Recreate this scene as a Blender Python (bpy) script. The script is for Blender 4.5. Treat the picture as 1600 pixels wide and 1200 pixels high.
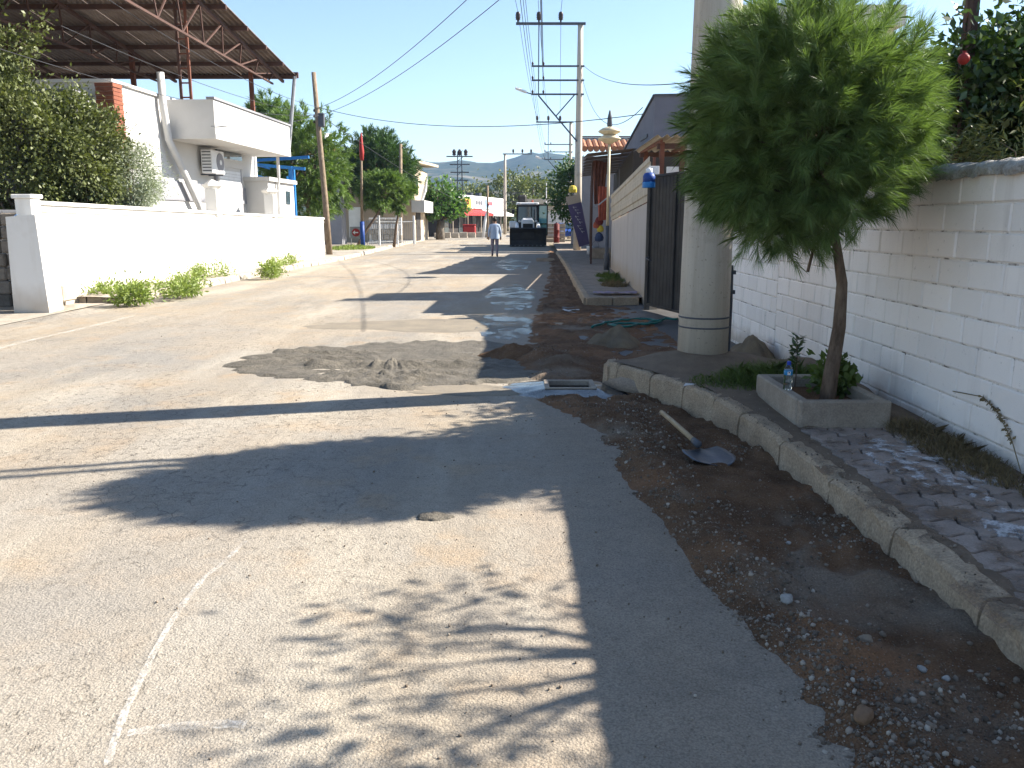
import bpy, bmesh, math, random
import numpy as np
from mathutils import Vector, Matrix, noise as mnoise

random.seed(7); RNG = np.random.default_rng(7)
scene = bpy.context.scene
for o in list(bpy.data.objects): bpy.data.objects.remove(o)
COL = scene.collection

# ------------------------------------------------------------------ camera
CAM_H = 1.7; F_PX = 1280.0; PITCH = math.atan(256/F_PX)
cd = bpy.data.cameras.new('camera'); cam = bpy.data.objects.new('camera', cd); COL.objects.link(cam)
cd.sensor_width = 36.0; cd.lens = F_PX/1600*36.0; cd.clip_start = 0.05; cd.clip_end = 9000
cam.location = (0, 0, CAM_H); cam.rotation_euler = (math.pi/2 - PITCH, 0, 0)
scene.camera = cam
scene.render.resolution_x = 1024; scene.render.resolution_y = 768

# ------------------------------------------------------------------ light
SUN_EL = math.radians(35.6); SLOPE = 0.26
SUN_AZ = math.atan2(1.0, SLOPE)                  # measured from +Y towards +X
w = bpy.data.worlds.new('World'); scene.world = w; w.use_nodes = True
nt = w.node_tree; nt.nodes.clear()
sky = nt.nodes.new('ShaderNodeTexSky'); sky.sky_type = 'NISHITA'; sky.sun_disc = False
sky.sun_elevation = SUN_EL; sky.sun_rotation = SUN_AZ
sky.altitude = 100; sky.air_density = 1.0; sky.dust_density = 0.3; sky.ozone_density = 1.6
bg = nt.nodes.new('ShaderNodeBackground'); bg.inputs[1].default_value = 0.071
wo = nt.nodes.new('ShaderNodeOutputWorld')
nt.links.new(sky.outputs[0], bg.inputs[0]); nt.links.new(bg.outputs[0], wo.inputs[0])
sd = bpy.data.lights.new('sun', 'SUN'); sd.energy = 5.0; sd.angle = math.radians(0.53); sd.color = (1.0, 0.93, 0.82)
so = bpy.data.objects.new('sun', sd); COL.objects.link(so)
sdir = Vector((math.sin(SUN_AZ)*math.cos(SUN_EL), math.cos(SUN_AZ)*math.cos(SUN_EL), math.sin(SUN_EL)))
so.rotation_euler = sdir.to_track_quat('Z', 'Y').to_euler(); so.location = (20, 5, 30)
vs = scene.view_settings
vs.view_transform = 'Standard'; vs.look = 'None'; vs.gamma = 1; vs.exposure = 1.70; vs.use_curve_mapping = False

# ------------------------------------------------------------------ pixel -> world helpers (a pixel is only a direction)
CP, SP = math.cos(PITCH), math.sin(PITCH)
def ray(u, v):
    x = (u-800)/F_PX; y = -(v-600)/F_PX
    return Vector((x, CP + y*SP, -SP + y*CP))
def gp(u, v, z=0.0):
    d = ray(u, v); t = (z-CAM_H)/d.z
    return Vector((d.x*t, d.y*t, z))
def pY(u, v, Y):
    d = ray(u, v); t = Y/d.y
    return Vector((d.x*t, Y, CAM_H + d.z*t))
def pX(u, v, X):
    d = ray(u, v); t = X/d.x
    return Vector((X, d.y*t, CAM_H + d.z*t))

# ------------------------------------------------------------------ mesh helpers
class MB:
    def __init__(s): s.v = []; s.f = []; s.m = []
    def add(s, vs, fs, mi=0):
        b = len(s.v); s.v += [tuple(p) for p in vs]; s.f += [tuple(b+i for i in f) for f in fs]; s.m += [mi]*len(fs); return s
    def box(s, c, d, rz=0, mi=0, bev=0, M=None):
        hx, hy, hz = d[0]/2, d[1]/2, d[2]/2
        if bev <= 0:
            P = [(-hx,-hy,-hz),(hx,-hy,-hz),(hx,hy,-hz),(-hx,hy,-hz),(-hx,-hy,hz),(hx,-hy,hz),(hx,hy,hz),(-hx,hy,hz)]
            Fc = [(0,3,2,1),(4,5,6,7),(0,1,5,4),(1,2,6,5),(2,3,7,6),(3,0,4,7)]
        else:
            P = []; idx = {}
            for sx in (-1,1):
                for sy in (-1,1):
                    for sz in (-1,1):
                        for a in range(3):
                            p = [sx*(hx-bev), sy*(hy-bev), sz*(hz-bev)]; p[a] = (sx*hx, sy*hy, sz*hz)[a]
                            idx[(sx,sy,sz,a)] = len(P); P.append(tuple(p))
            Fc = []
            for a in range(3):
                b, c2 = (a+1) % 3, (a+2) % 3
                for sg in (-1,1):
                    q = []
                    for (i, j) in ((-1,-1),(1,-1),(1,1),(-1,1)):
                        k = [0,0,0]; k[a] = sg; k[b] = i; k[c2] = j; q.append(idx[(*k, a)])
                    Fc.append(tuple(q if sg > 0 else q[::-1]))
                for i in (-1,1):
                    for j in (-1,1):
                        k0 = [0,0,0]; k1 = [0,0,0]; k0[a] = -1; k1[a] = 1; k0[b] = k1[b] = i; k0[c2] = k1[c2] = j
                        q = [idx[(*k0,b)], idx[(*k1,b)], idx[(*k1,c2)], idx[(*k0,c2)]]
                        Fc.append(tuple(q if i*j < 0 else q[::-1]))
            for sx in (-1,1):
                for sy in (-1,1):
                    for sz in (-1,1):
                        q = [idx[(sx,sy,sz,0)], idx[(sx,sy,sz,1)], idx[(sx,sy,sz,2)]]
                        Fc.append(tuple(q if sx*sy*sz > 0 else q[::-1]))
        if M is None: M = Matrix.Translation(Vector(c)) @ Matrix.Rotation(rz, 4, 'Z')
        return s.add([M @ Vector(p) for p in P], Fc, mi)
    def bar(s, a, b, w, h=None, mi=0, up=(0,0,1)):
        a, b = Vector(a), Vector(b); h = h or w; d = (b-a); L = d.length; d.normalize()
        upv = Vector(up)
        if abs(d.dot(upv)) > .98: upv = Vector((0,1,0))
        x = d.cross(upv).normalized(); z = x.cross(d).normalized()
        P = []
        for t in (a, b):
            for (i, j) in ((-1,-1),(1,-1),(1,1),(-1,1)): P.append(t + x*(i*w/2) + z*(j*h/2))
        return s.add(P, [(0,1,2,3),(7,6,5,4),(0,4,5,1),(1,5,6,2),(2,6,7,3),(3,7,4,0)], mi)
    def tube(s, pts, r, n=8, mi=0, cap=True):
        pts = [Vector(p) for p in pts]; rs = r if isinstance(r, (list, tuple)) else [r]*len(pts)
        P = []; Fc = []; x = None
        for i, p in enumerate(pts):
            d = (pts[min(i+1, len(pts)-1)] - pts[max(i-1, 0)]).normalized()
            if x is None:
                up = Vector((0,0,1)) if abs(d.z) < .9 else Vector((0,1,0)); x = d.cross(up).normalized()
            x = (x - d*x.dot(d)).normalized(); y = d.cross(x)
            for k in range(n):
                a = 2*math.pi*k/n; P.append(p + x*(math.cos(a)*rs[i]) + y*(math.sin(a)*rs[i]))
        for i in range(len(pts)-1):
            for k in range(n):
                k2 = (k+1) % n; Fc.append((i*n+k, i*n+k2, (i+1)*n+k2, (i+1)*n+k))
        if cap:
            Fc.append(tuple(range(n-1, -1, -1))); e = (len(pts)-1)*n; Fc.append(tuple(range(e, e+n)))
        return s.add(P, Fc, mi)
    def lathe(s, prof, c=(0,0,0), n=16, mi=0):
        return s.tube([(c[0], c[1], c[2]+z) for r, z in prof], [max(r, .0005) for r, z in prof], n, mi)
    def prism(s, poly, z0, z1, mi=0):
        n = len(poly); P = [(x, y, z0) for x, y in poly] + [(x, y, z1) for x, y in poly]
        return s.add(P, [tuple(range(n-1,-1,-1)), tuple(range(n, 2*n))] + [(i, (i+1)%n, n+(i+1)%n, n+i) for i in range(n)], mi)
    def mesh(s, name, mats, smooth=False):
        me = bpy.data.meshes.new(name); me.from_pydata(s.v, [], s.f)
        for m in (mats if isinstance(mats, (list, tuple)) else [mats]): me.materials.append(m)
        if any(s.m): me.polygons.foreach_set('material_index', s.m)
        if smooth: me.polygons.foreach_set('use_smooth', [True]*len(s.f))
        me.update(); return me
    def build(s, name, mats, parent=None, smooth=False, loc=None):
        return link(name, s.mesh(name, mats, smooth), parent, loc)
def link(name, me, parent=None, loc=None, rot=None):
    o = bpy.data.objects.new(name, me); COL.objects.link(o); o.parent = parent
    if loc is not None: o.location = loc
    if rot is not None: o.rotation_euler = rot
    return o
def np_mesh(name, V, Fc, mat, parent=None, smooth=False):
    V = np.asarray(V, dtype=np.float32).reshape(-1, 3); Fc = np.asarray(Fc, dtype=np.int32); k = Fc.shape[1]
    me = bpy.data.meshes.new(name); me.vertices.add(len(V)); me.vertices.foreach_set('co', V.ravel())
    me.loops.add(Fc.size); me.loops.foreach_set('vertex_index', Fc.ravel())
    me.polygons.add(len(Fc)); me.polygons.foreach_set('loop_start', np.arange(0, Fc.size, k, dtype=np.int32))
    me.update(calc_edges=True)
    if smooth: me.polygons.foreach_set('use_smooth', [True]*len(Fc))
    me.materials.append(mat); return link(name, me, parent)
def tag(o, label=None, cat=None, group=None, kind=None):
    if label: o['label'] = label
    if cat: o['category'] = cat
    if group: o['group'] = group
    if kind: o['kind'] = kind
    return o
def thing(name, label, cat, loc=(0,0,0), rz=0, group=None):
    o = bpy.data.objects.new(name, None); COL.objects.link(o); o.location = loc; o.rotation_euler = (0,0,rz)
    return tag(o, label, cat, group)
def copy_tree(o, parent=None):
    c = o.copy(); COL.objects.link(c); c.parent = parent
    for ch in list(o.children): copy_tree(ch, c)
    return c
def fbm(x, y, sc=1.0, oc=4, seed=0.0):
    return mnoise.fractal((x*sc+seed, y*sc-seed, seed*.37), 1.0, 2.0, oc)

# ------------------------------------------------------------------ materials
def C3(c): return (c[0], c[1], c[2], 1.0)
class Nd:
    def __init__(s, name):
        s.m = bpy.data.materials.new(name); s.m.use_nodes = True; s.t = s.m.node_tree
        s.b = s.t.nodes['Principled BSDF']; s.out = s.t.nodes['Material Output']
        s.pos = s.n('ShaderNodeNewGeometry').outputs['Position']
    def n(s, ty, **kw):
        nd = s.t.nodes.new(ty)
        for k, v in kw.items(): setattr(nd, k, v)
        return nd
    def l(s, a, b): s.t.links.new(a, b)
    def scaled(s, vec, sc):
        mp = s.n('ShaderNodeMapping'); mp.inputs['Scale'].default_value = sc; s.l(vec, mp.inputs['Vector']); return mp.outputs[0]
    def noise(s, sc, det=4, rough=.55, vec=None, dist=0):
        nd = s.n('ShaderNodeTexNoise'); nd.inputs['Scale'].default_value = sc; nd.inputs['Detail'].default_value = det
        nd.inputs['Roughness'].default_value = rough; nd.inputs['Distortion'].default_value = dist
        s.l(vec or s.pos, nd.inputs['Vector']); return nd.outputs['Fac']
    def vor(s, sc, feat='F1', vec=None):
        nd = s.n('ShaderNodeTexVoronoi', feature=feat); nd.inputs['Scale'].default_value = sc; s.l(vec or s.pos, nd.inputs['Vector']); return nd
    def ramp(s, fac, stops):
        r = s.n('ShaderNodeValToRGB'); e = r.color_ramp.elements
        while len(e) < len(stops): e.new(.5)
        for el, (p, c) in zip(e, stops):
            el.position = p; el.color = C3(c) if not isinstance(c, (int, float)) else (c, c, c, 1)
        s.l(fac, r.inputs[0]); return r.outputs[0]
    def mix(s, fac, a, b, mode='MIX'):
        mx = s.n('ShaderNodeMix', data_type='RGBA', blend_type=mode)
        for sock, val in ((mx.inputs[0], fac), (mx.inputs[6], a), (mx.inputs[7], b)):
            if isinstance(val, (int, float)): sock.default_value = val
            elif isinstance(val, (tuple, list)): sock.default_value = C3(val)
            else: s.l(val, sock)
        return mx.outputs[2]
    def math(s, op, a, b=0.0, c=None):
        nd = s.n('ShaderNodeMath', operation=op)
        for i, val in enumerate((a, b) if c is None else (a, b, c)):
            if isinstance(val, (int, float)): nd.inputs[i].default_value = val
            else: s.l(val, nd.inputs[i])
        return nd.outputs[0]
    def bump(s, h, st=.3, dist=.01, prev=None):
        b = s.n('ShaderNodeBump'); b.inputs['Strength'].default_value = st; b.inputs['Distance'].default_value = dist
        s.l(h, b.inputs['Height'])
        if prev is not None: s.l(prev, b.inputs['Normal'])
        s.l(b.outputs[0], s.b.inputs['Normal']); return b.outputs[0]
    def color(s, c):
        if isinstance(c, (tuple, list)): s.b.inputs['Base Color'].default_value = C3(c)
        else: s.l(c, s.b.inputs['Base Color'])
    def set(s, **kw):
        for k, v in kw.items(): s.b.inputs[k.replace('_', ' ')].default_value = v
        return s
    def xyz(s):
        sx = s.n('ShaderNodeSeparateXYZ'); s.l(s.pos, sx.inputs[0]); return sx.outputs
def pm(name, c1, c2=None, sc=3.0, rough=.8, bsc=60, bst=.25, bd=.004, spec=.3, metal=0.0, fine=.25, rnd=0.0):
    """two-tone worn surface: large patches, fine grain, fine relief"""
    N = Nd(name); c2 = c2 or tuple(x*.75 for x in c1)
    col = N.mix(N.ramp(N.noise(sc, 6, .65), [(.35, 0), (.65, 1)]), c1, c2)
    if fine: col = N.mix(fine, col, N.ramp(N.noise(bsc*1.3, 3), [(.3, .15), (.7, 1.0)]), 'MULTIPLY')
    if rnd:
        oi = N.n('ShaderNodeObjectInfo'); col = N.mix(1.0, col, N.ramp(oi.outputs['Random'], [(0, 1-rnd), (1, 1)]), 'MULTIPLY')
    N.color(col); N.set(Roughness=rough, Metallic=metal, Specular_IOR_Level=spec)
    if bst: N.bump(N.noise(bsc, 5, .6), bst, bd)
    return N.m
def leafmat(name, dark, light, rough=.45, trans=.25, spec=.4):
    N = Nd(name); g = [n for n in N.t.nodes if n.bl_idname == 'ShaderNodeNewGeometry'][0]
    col = N.mix(g.outputs['Random Per Island'], dark, light)
    col = N.mix(N.ramp(N.noise(1.6, 3), [(.35, 0), (.7, .6)]), col, light)
    N.color(col); N.set(Roughness=rough, Specular_IOR_Level=spec)
    tr = N.n('ShaderNodeBsdfTranslucent'); N.l(N.mix(1.0, col, (1.3, 1.4, .6), 'MULTIPLY'), tr.inputs[0])
    ms = N.n('ShaderNodeMixShader'); ms.inputs[0].default_value = trans
    N.l(N.b.outputs[0], ms.inputs[1]); N.l(tr.outputs[0], ms.inputs[2]); N.l(ms.outputs[0], N.out.inputs[0])
    return N.m
M = {}
# dusty asphalt
def road_mat():
    N = Nd('dusty_asphalt'); X, Y, Z = N.xyz()
    big = N.noise(.35, 5, .6, dist=.6); mid = N.noise(1.7, 6, .65); fin = N.noise(28, 4, .6); grit = N.noise(130, 3, .7)
    st = N.noise(1.2, 5, .6, vec=N.scaled(N.pos, (1.0, .18, 1)))
    col = N.mix(N.ramp(big, [(.38, 0), (.62, 1)]), (.37, .305, .225), (.27, .245, .21))
    col = N.mix(N.ramp(st, [(.46, 0), (.70, .85)]), col, (.45, .40, .325))
    col = N.mix(N.ramp(mid, [(.52, 0), (.72, .75)]), col, (.38, .28, .18))
    # right hand strip under the wall's shadow: dust colour warmed to offset blue shade
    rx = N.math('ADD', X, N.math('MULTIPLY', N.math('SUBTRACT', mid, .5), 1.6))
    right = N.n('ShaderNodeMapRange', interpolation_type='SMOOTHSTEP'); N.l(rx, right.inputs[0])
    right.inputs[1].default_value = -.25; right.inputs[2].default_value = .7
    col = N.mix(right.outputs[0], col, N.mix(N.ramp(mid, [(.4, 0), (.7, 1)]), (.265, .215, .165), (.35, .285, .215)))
    # far left: wheel tracks polished grey
    col = N.mix(N.math('MULTIPLY', N.ramp(N.noise(.5, 3, vec=N.scaled(N.pos, (1, .3, 1))), [(.45, 0), (.6, 1)]), .35), col, (.27, .26, .245))
    v = N.vor(95); col = N.mix(.55, col, N.ramp(v.outputs['Distance'], [(.0, 1.12), (.45, .92), (.75, .62)]), 'MULTIPLY')
    col = N.mix(.6, col, N.ramp(grit, [(.3, .45), (.5, 1.0), (.75, 1.3)]), 'MULTIPLY')
    dk = N.vor(24); spots = N.math('MULTIPLY', N.math('LESS_THAN', dk.outputs['Distance'], .13), N.math('GREATER_THAN', N.noise(3.3, 3), .50))
    col = N.mix(N.math('MULTIPLY', spots, .55), col, (.10, .085, .07))
    # cracks where the surface has broken up
    wv = N.n('ShaderNodeVectorMath', operation='ADD'); N.l(N.pos, wv.inputs[0])
    nz = N.n('ShaderNodeTexNoise'); nz.inputs['Scale'].default_value = 5; N.l(N.pos, nz.inputs['Vector'])
    sc = N.n('ShaderNodeVectorMath', operation='SCALE'); N.l(nz.outputs['Color'], sc.inputs[0]); sc.inputs['Scale'].default_value = .25; N.l(sc.outputs[0], wv.inputs[1])
    ed = N.vor(5.5, 'DISTANCE_TO_EDGE', vec=wv.outputs[0]).outputs['Distance']
    crack = N.math('MULTIPLY', N.math('LESS_THAN', ed, .020), N.ramp(N.math('ADD', N.noise(.55, 4, dist=.4), N.math('MULTIPLY', N.noise(6, 2), .25)), [(.63, 0), (.72, 1)]))
    left = N.n('ShaderNodeMapRange'); N.l(X, left.inputs[0]); left.inputs[1].default_value = -.4; left.inputs[2].default_value = -1.2
    crack = N.math('MULTIPLY', crack, left.outputs[0])
    col = N.mix(N.math('MULTIPLY', crack, .45), col, (.09, .075, .06))
    pit = N.math('MULTIPLY', N.ramp(N.noise(17, 5, .75, vec=N.scaled(N.pos, (1.0, .8, 1))), [(.57, 0), (.64, 1)]), N.ramp(N.noise(.45, 5, .65, dist=.5), [(.44, 0), (.60, 1)]))
    pit = N.math('MULTIPLY', pit, left.outputs[0])
    col = N.mix(N.math('MULTIPLY', pit, .55), col, (.13, .105, .08))
    lump = N.noise(9, 5, .7); col = N.mix(.35, col, N.ramp(lump, [(.3, .62), (.55, 1.0), (.75, 1.12)]), 'MULTIPLY')
    N.color(col); N.set(Roughness=.88, Specular_IOR_Level=.25)
    b = N.bump(pit, .7, -.015); b = N.bump(N.math('ADD', N.math('MULTIPLY', v.outputs['Distance'], -.6), grit), .6, .008, b)
    b = N.bump(fin, .35, .02, b); N.bump(crack, .8, -.012, b)
    return N.m
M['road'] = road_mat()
def soil_mat():
    N = Nd('dug_soil')
    col = N.mix(N.ramp(N.noise(2.6, 6, .65), [(.38, 0), (.62, 1)]), (.115, .066, .038), (.19, .108, .060))
    col = N.mix(N.ramp(N.noise(1.1, 4), [(.52, 0), (.68, .8)]), col, (.28, .145, .075))
    col = N.mix(N.ramp(N.noise(.9, 3, dist=.5), [(.56, 0), (.68, .8)]), col, (.26, .21, .16))
    v = N.vor(70); cell = N.ramp(v.outputs['Distance'], [(.12, 1), (.34, 0)])
    pick = N.math('GREATER_THAN', N.n('ShaderNodeSeparateColor').outputs[0] if False else N.noise(40, 1), .52)
    col = N.mix(N.math('MULTIPLY', N.math('MULTIPLY', cell, pick), .75), col, (.36, .29, .22))
    col = N.mix(.5, col, N.ramp(N.noise(110, 3), [(.3, .3), (.7, 1.3)]), 'MULTIPLY')
    N.color(col); N.set(Roughness=.95, Specular_IOR_Level=.15)
    b = N.bump(N.noise(22, 6, .7), .9, .03); N.bump(cell, .6, .012, b)
    return N.m
M['soil'] = soil_mat()
M['dirt_ground'] = pm('dry_dirt', (.30, .24, .17), (.20, .17, .11), .25, .95, 30, .5, .02)
def wall_white():
    N = Nd('whitewash'); 
    strk = N.noise(5, 5, .65, vec=N.scaled(N.pos, (1, 1, .10)))
    col = N.mix(N.ramp(strk, [(.55, 0), (.78, .5)]), (.90, .84, .79), (.56, .50, .46))
    col = N.mix(N.ramp(N.noise(1.3, 5), [(.55, 0), (.8, .35)]), col, (.74, .64, .56))
    col = N.mix(N.ramp(N.noise(19, 4, .7), [(.64, 0), (.74, .55)]), col, (.36, .32, .29))
    oi = N.n('ShaderNodeObjectInfo'); col = N.mix(1.0, col, N.ramp(oi.outputs['Random'], [(0, .90), (1, 1.0)]), 'MULTIPLY')
    X, Y, Z = N.xyz(); low = N.n('ShaderNodeMapRange'); N.l(N.math('ADD', Z, N.math('MULTIPLY', N.noise(4, 4), -.35)), low.inputs[0])
    low.inputs[1].default_value = .16; low.inputs[2].default_value = -.05
    col = N.mix(N.math('MULTIPLY', low.outputs[0], .7), col, (.42, .33, .25))
    N.color(col); N.set(Roughness=.9, Specular_IOR_Level=.2)
    b = N.bump(N.noise(70, 5, .65), .4, .006); N.bump(N.noise(9, 3), .25, .02, b)
    return N.m
M['whitewash'] = wall_white()
def mortar_mat():
    N = Nd('old_mortar')
    col = N.mix(N.ramp(N.noise(7, 5, .7), [(.50, 0), (.64, 1)]), (.74, .69, .64), (.20, .165, .14))
    N.color(col); N.set(Roughness=.95); N.bump(N.noise(60, 4), .6, .008); return N.m
M['mortar'] = mortar_mat()
def stained(name, c1, c2, z0, z1):
    N = Nd(name); strk = N.noise(2.2, 6, .7, vec=N.scaled(N.pos, (1, 1, .12)))
    col = N.mix(N.ramp(strk, [(.50, 0), (.78, .6)]), c1, c2)
    col = N.mix(N.ramp(N.noise(.9, 6, .7), [(.55, 0), (.75, .4)]), col, c2)
    X, Y, Z = N.xyz(); low = N.n('ShaderNodeMapRange'); N.l(N.math('ADD', Z, N.math('MULTIPLY', N.noise(2.5, 5), -.5)), low.inputs[0])
    low.inputs[1].default_value = z1; low.inputs[2].default_value = z0
    col = N.mix(N.math('MULTIPLY', low.outputs[0], .7), col, (.36, .28, .19))
    N.color(col); N.set(Roughness=.92, Specular_IOR_Level=.2); b = N.bump(N.noise(40, 5), .3, .005); N.bump(N.noise(5, 3), .2, .02, b); return N.m
def pole_conc():
    N = Nd('pole_concrete'); strk = N.noise(7, 6, .7, vec=N.scaled(N.pos, (1, 1, .05)))
    col = N.mix(N.ramp(strk, [(.42, 0), (.70, 1)]), (.52, .465, .385), (.36, .31, .25))
    col = N.mix(N.ramp(N.noise(2.2, 6, .7), [(.55, 0), (.72, .6)]), col, (.30, .255, .20))
    col = N.mix(N.ramp(N.noise(40, 4), [(.62, 0), (.70, .6)]), col, (.20, .17, .14))
    N.color(col); N.set(Roughness=.88); b = N.bump(N.noise(70, 5), .4, .004); N.bump(N.noise(6, 3), .2, .02, b); return N.m
M['plaster'] = pm('white_plaster', (.74, .72, .69), (.64, .60, .56), .9, .9, 40, .25, .004, fine=.12)
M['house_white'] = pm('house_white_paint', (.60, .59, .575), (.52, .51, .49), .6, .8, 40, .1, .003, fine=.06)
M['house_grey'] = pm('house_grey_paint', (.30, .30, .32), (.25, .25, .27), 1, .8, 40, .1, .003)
M['kerb'] = pm('kerb_concrete', (.56, .43, .30), (.38, .285, .195), 2.5, .92, 55, .8, .012, fine=.55)
M['kerb_l'] = pm('pale_kerb', (.52, .46, .38), (.38, .33, .27), 2.5, .92, 40, .6, .012, fine=.35)
M['paver'] = pm('paver_concrete', (.47, .385, .335), (.33, .265, .225), 3.0, .9, 80, .5, .006, rnd=.30, fine=.35)
M['paver_l'] = pm('dusty_pavers', (.45, .40, .33), (.36, .31, .25), 3.0, .9, 30, .5, .01, fine=.4)
M['concrete'] = pm('pole_concrete', (.50, .445, .37), (.37, .325, .265), 1.5, .88, 70, .3, .004, fine=.3)
M['pad'] = pm('rough_pad_concrete', (.40, .325, .255), (.27, .215, .17), 3, .93, 45, .7, .012, fine=.4)
M['planter'] = pm('planter_concrete', (.42, .36, .29), (.30, .25, .20), 4, .9, 60, .5, .006, fine=.35)
def patch_mat():
    N = Nd('fresh_concrete_patch')
    col = N.mix(N.ramp(N.noise(3.5, 6, .65), [(.35, 0), (.65, 1)]), (.085, .074, .056), (.15, .130, .100))
    col = N.mix(.6, col, N.ramp(N.noise(70, 4), [(.3, .35), (.7, 1.25)]), 'MULTIPLY')
    N.color(col); N.set(Roughness=.75); b = N.bump(N.noise(45, 6, .7), .9, .02); N.bump(N.noise(12, 3), .5, .03, b); return N.m
M['patch'] = patch_mat()
def wet_mat():
    N = Nd('wet_concrete')
    col = N.mix(N.ramp(N.noise(5, 5), [(.4, 0), (.6, 1)]), (.035, .035, .036), (.075, .07, .065))
    N.color(col); N.l(N.ramp(N.noise(7, 5, .6), [(.45, .10), (.70, .32)]), N.b.inputs['Roughness'])
    N.set(Specular_IOR_Level=.5); N.bump(N.noise(14, 3), .12, .006); return N.m
def film_mat():
    N = Nd('thin_water_film'); N.color((.05, .048, .045)); N.set(Roughness=.22, Specular_IOR_Level=.5); N.bump(N.noise(20, 3), .2, .006)
    tr = N.n('ShaderNodeBsdfTransparent'); ms = N.n('ShaderNodeMixShader')
    N.l(N.ramp(N.math('ADD', N.noise(1.0, 5, .7, vec=N.scaled(N.pos, (1.6, 1.1, 1))), N.math('MULTIPLY', N.noise(25, 4, .7), .25)), [(.58, 0), (.72, .8)]), ms.inputs[0])
    N.l(tr.outputs[0], ms.inputs[1]); N.l(N.b.outputs[0], ms.inputs[2]); N.l(ms.outputs[0], N.out.inputs[0]); return N.m
M['film'] = film_mat()
M['wet'] = wet_mat()
M['drive'] = pm('damp_driveway_concrete', (.085, .082, .080), (.055, .052, .050), 1.2, .55, 50, .4, .006, fine=.3, spec=.5)
M['void'] = pm('drain_pit_painted_dark', (.012, .011, .010), None, 3, .9)  # near-black colour stands in for the darkness inside the drains
def bark(name, c1, c2):
    N = Nd(name); n1 = N.noise(16, 6, .7, vec=N.scaled(N.pos, (1, 1, .3)))
    N.color(N.mix(N.ramp(n1, [(.35, 0), (.65, 1)]), c1, c2)); N.set(Roughness=.95, Specular_IOR_Level=.15); N.bump(n1, .9, .02); return N.m
M['bark'] = bark('pine_bark', (.085, .058, .042), (.20, .145, .105))
M['bark_g'] = bark('grey_bark', (.10, .085, .07), (.22, .19, .155))
M['wood'] = bark('weathered_pole_wood', (.17, .125, .085), (.30, .235, .17))
M['needle'] = leafmat('pine_needles', (.070, .120, .034), (.185, .265, .090), .5, .28)
M['needle_far'] = leafmat('far_pine_needles', (.055, .105, .026), (.155, .235, .060), .6, .25)
M['needle_dk'] = leafmat('dark_pine_needles', (.032, .070, .022), (.080, .145, .040), .6, .18)
M['citrus'] = leafmat('glossy_citrus_leaves', (.018, .040, .012), (.055, .095, .024), .32, .2, .5)
M['bush'] = leafmat('dusty_bush_leaves', (.055, .075, .025), (.155, .175, .065), .5, .2)
M['olive'] = leafmat('silver_olive_leaves', (.16, .20, .13), (.36, .40, .30), .55, .15)
M['mulb'] = leafmat('mulberry_leaves', (.030, .080, .020), (.110, .215, .050), .45, .25)
M['fartree'] = leafmat('far_tree_leaves', (.055, .080, .022), (.145, .165, .050), .6, .2)
M['weed'] = leafmat('green_weeds', (.045, .075, .018), (.13, .18, .045), .6, .3)
M['weed_far'] = leafmat('sunlit_weeds', (.09, .14, .03), (.24, .30, .08), .6, .3)
M['dry'] = leafmat('dry_grass', (.10, .075, .045), (.24, .18, .10), .8, .2)
M['rust'] = pm('rusty_steel', (.20, .075, .045), (.12, .05, .035), 5, .8, 60, .4, .004)
M['rustdark'] = pm('dark_brown_steel', (.105, .055, .042), (.07, .038, .030), 4, .75, 60, .3, .004)
M['sheet_brown'] = pm('rusted_roof_sheet', (.23, .18, .15), (.14, .10, .08), 1.3, .65, 40, .2, .004)
M['sheet_cream'] = pm('cream_corrugated_sheet', (.50, .44, .35), (.38, .33, .25), 2.0, .6, 40, .2, .004)
M['gate'] = pm('dark_grey_gate_steel', (.055, .053, .052), (.036, .034, .033), 3, .75, 50, .2, .003, spec=.2, fine=.3)
M['steel'] = pm('galvanised_steel', (.36, .37, .38), (.25, .26, .27), 4, .5, 60, .15, .002, metal=.5)
M['darksteel'] = pm('painted_dark_steel', (.10, .11, .13), (.07, .075, .09), 4, .6, 60, .15, .002)
M['porcelain'] = pm('brown_insulator_glaze', (.045, .028, .025), None, 4, .3, 60, 0)
M['wire'] = pm('wire_black', (.04, .04, .045), None, 4, .6, 60, 0, fine=0)
M['bluepaint'] = pm('bright_blue_paint', (.02, .20, .52), (.02, .15, .42), 4, .5, 60, .1, .002)
M['deepblue'] = pm('deep_blue_paint', (.02, .07, .30), None, 4, .5)
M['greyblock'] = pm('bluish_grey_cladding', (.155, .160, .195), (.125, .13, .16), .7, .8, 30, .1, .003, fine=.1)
M['concrete'] = pole_conc()
M['plaster'] = stained('stained_white_plaster', (.74, .72, .68), (.52, .47, .40), -.3, .35)
M['dullred'] = pm('dull_dark_red', (.16, .022, .02), None, 4, .7)
M['dullblue'] = pm('dull_dark_blue', (.03, .05, .12), None, 4, .7)
M['red'] = pm('faded_red_paint', (.42, .035, .030), (.32, .03, .028), 4, .6)
M['white'] = pm('white_enamel', (.80, .80, .80), (.70, .70, .70), 3, .45, 50, .05, .002, fine=.08)
M['cream'] = pm('cream_enamel', (.68, .60, .42), (.55, .47, .32), 3, .5, 50, .1, .002)
M['yellow'] = pm('yellow_sign', (.62, .48, .05), None, 4, .6)
M['black'] = pm('black_rubber', (.018, .018, .018), (.03, .03, .03), 6, .75)
M['machine'] = pm('worn_dark_bucket_steel', (.030, .028, .028), (.055, .048, .042), 3, .6, 40, .3, .006)
M['brick'] = pm('red_brick', (.34, .12, .07), (.24, .085, .055), 6, .9, 60, .4, .006, rnd=.3)
M['tile'] = pm('terracotta_roof_tile', (.42, .20, .11), (.30, .13, .08), 3, .85, 40, .4, .01)
M['stone'] = pm('rough_wall_stone', (.34, .29, .24), (.20, .17, .14), 4, .95, 30, .8, .02, rnd=.4)
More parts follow.
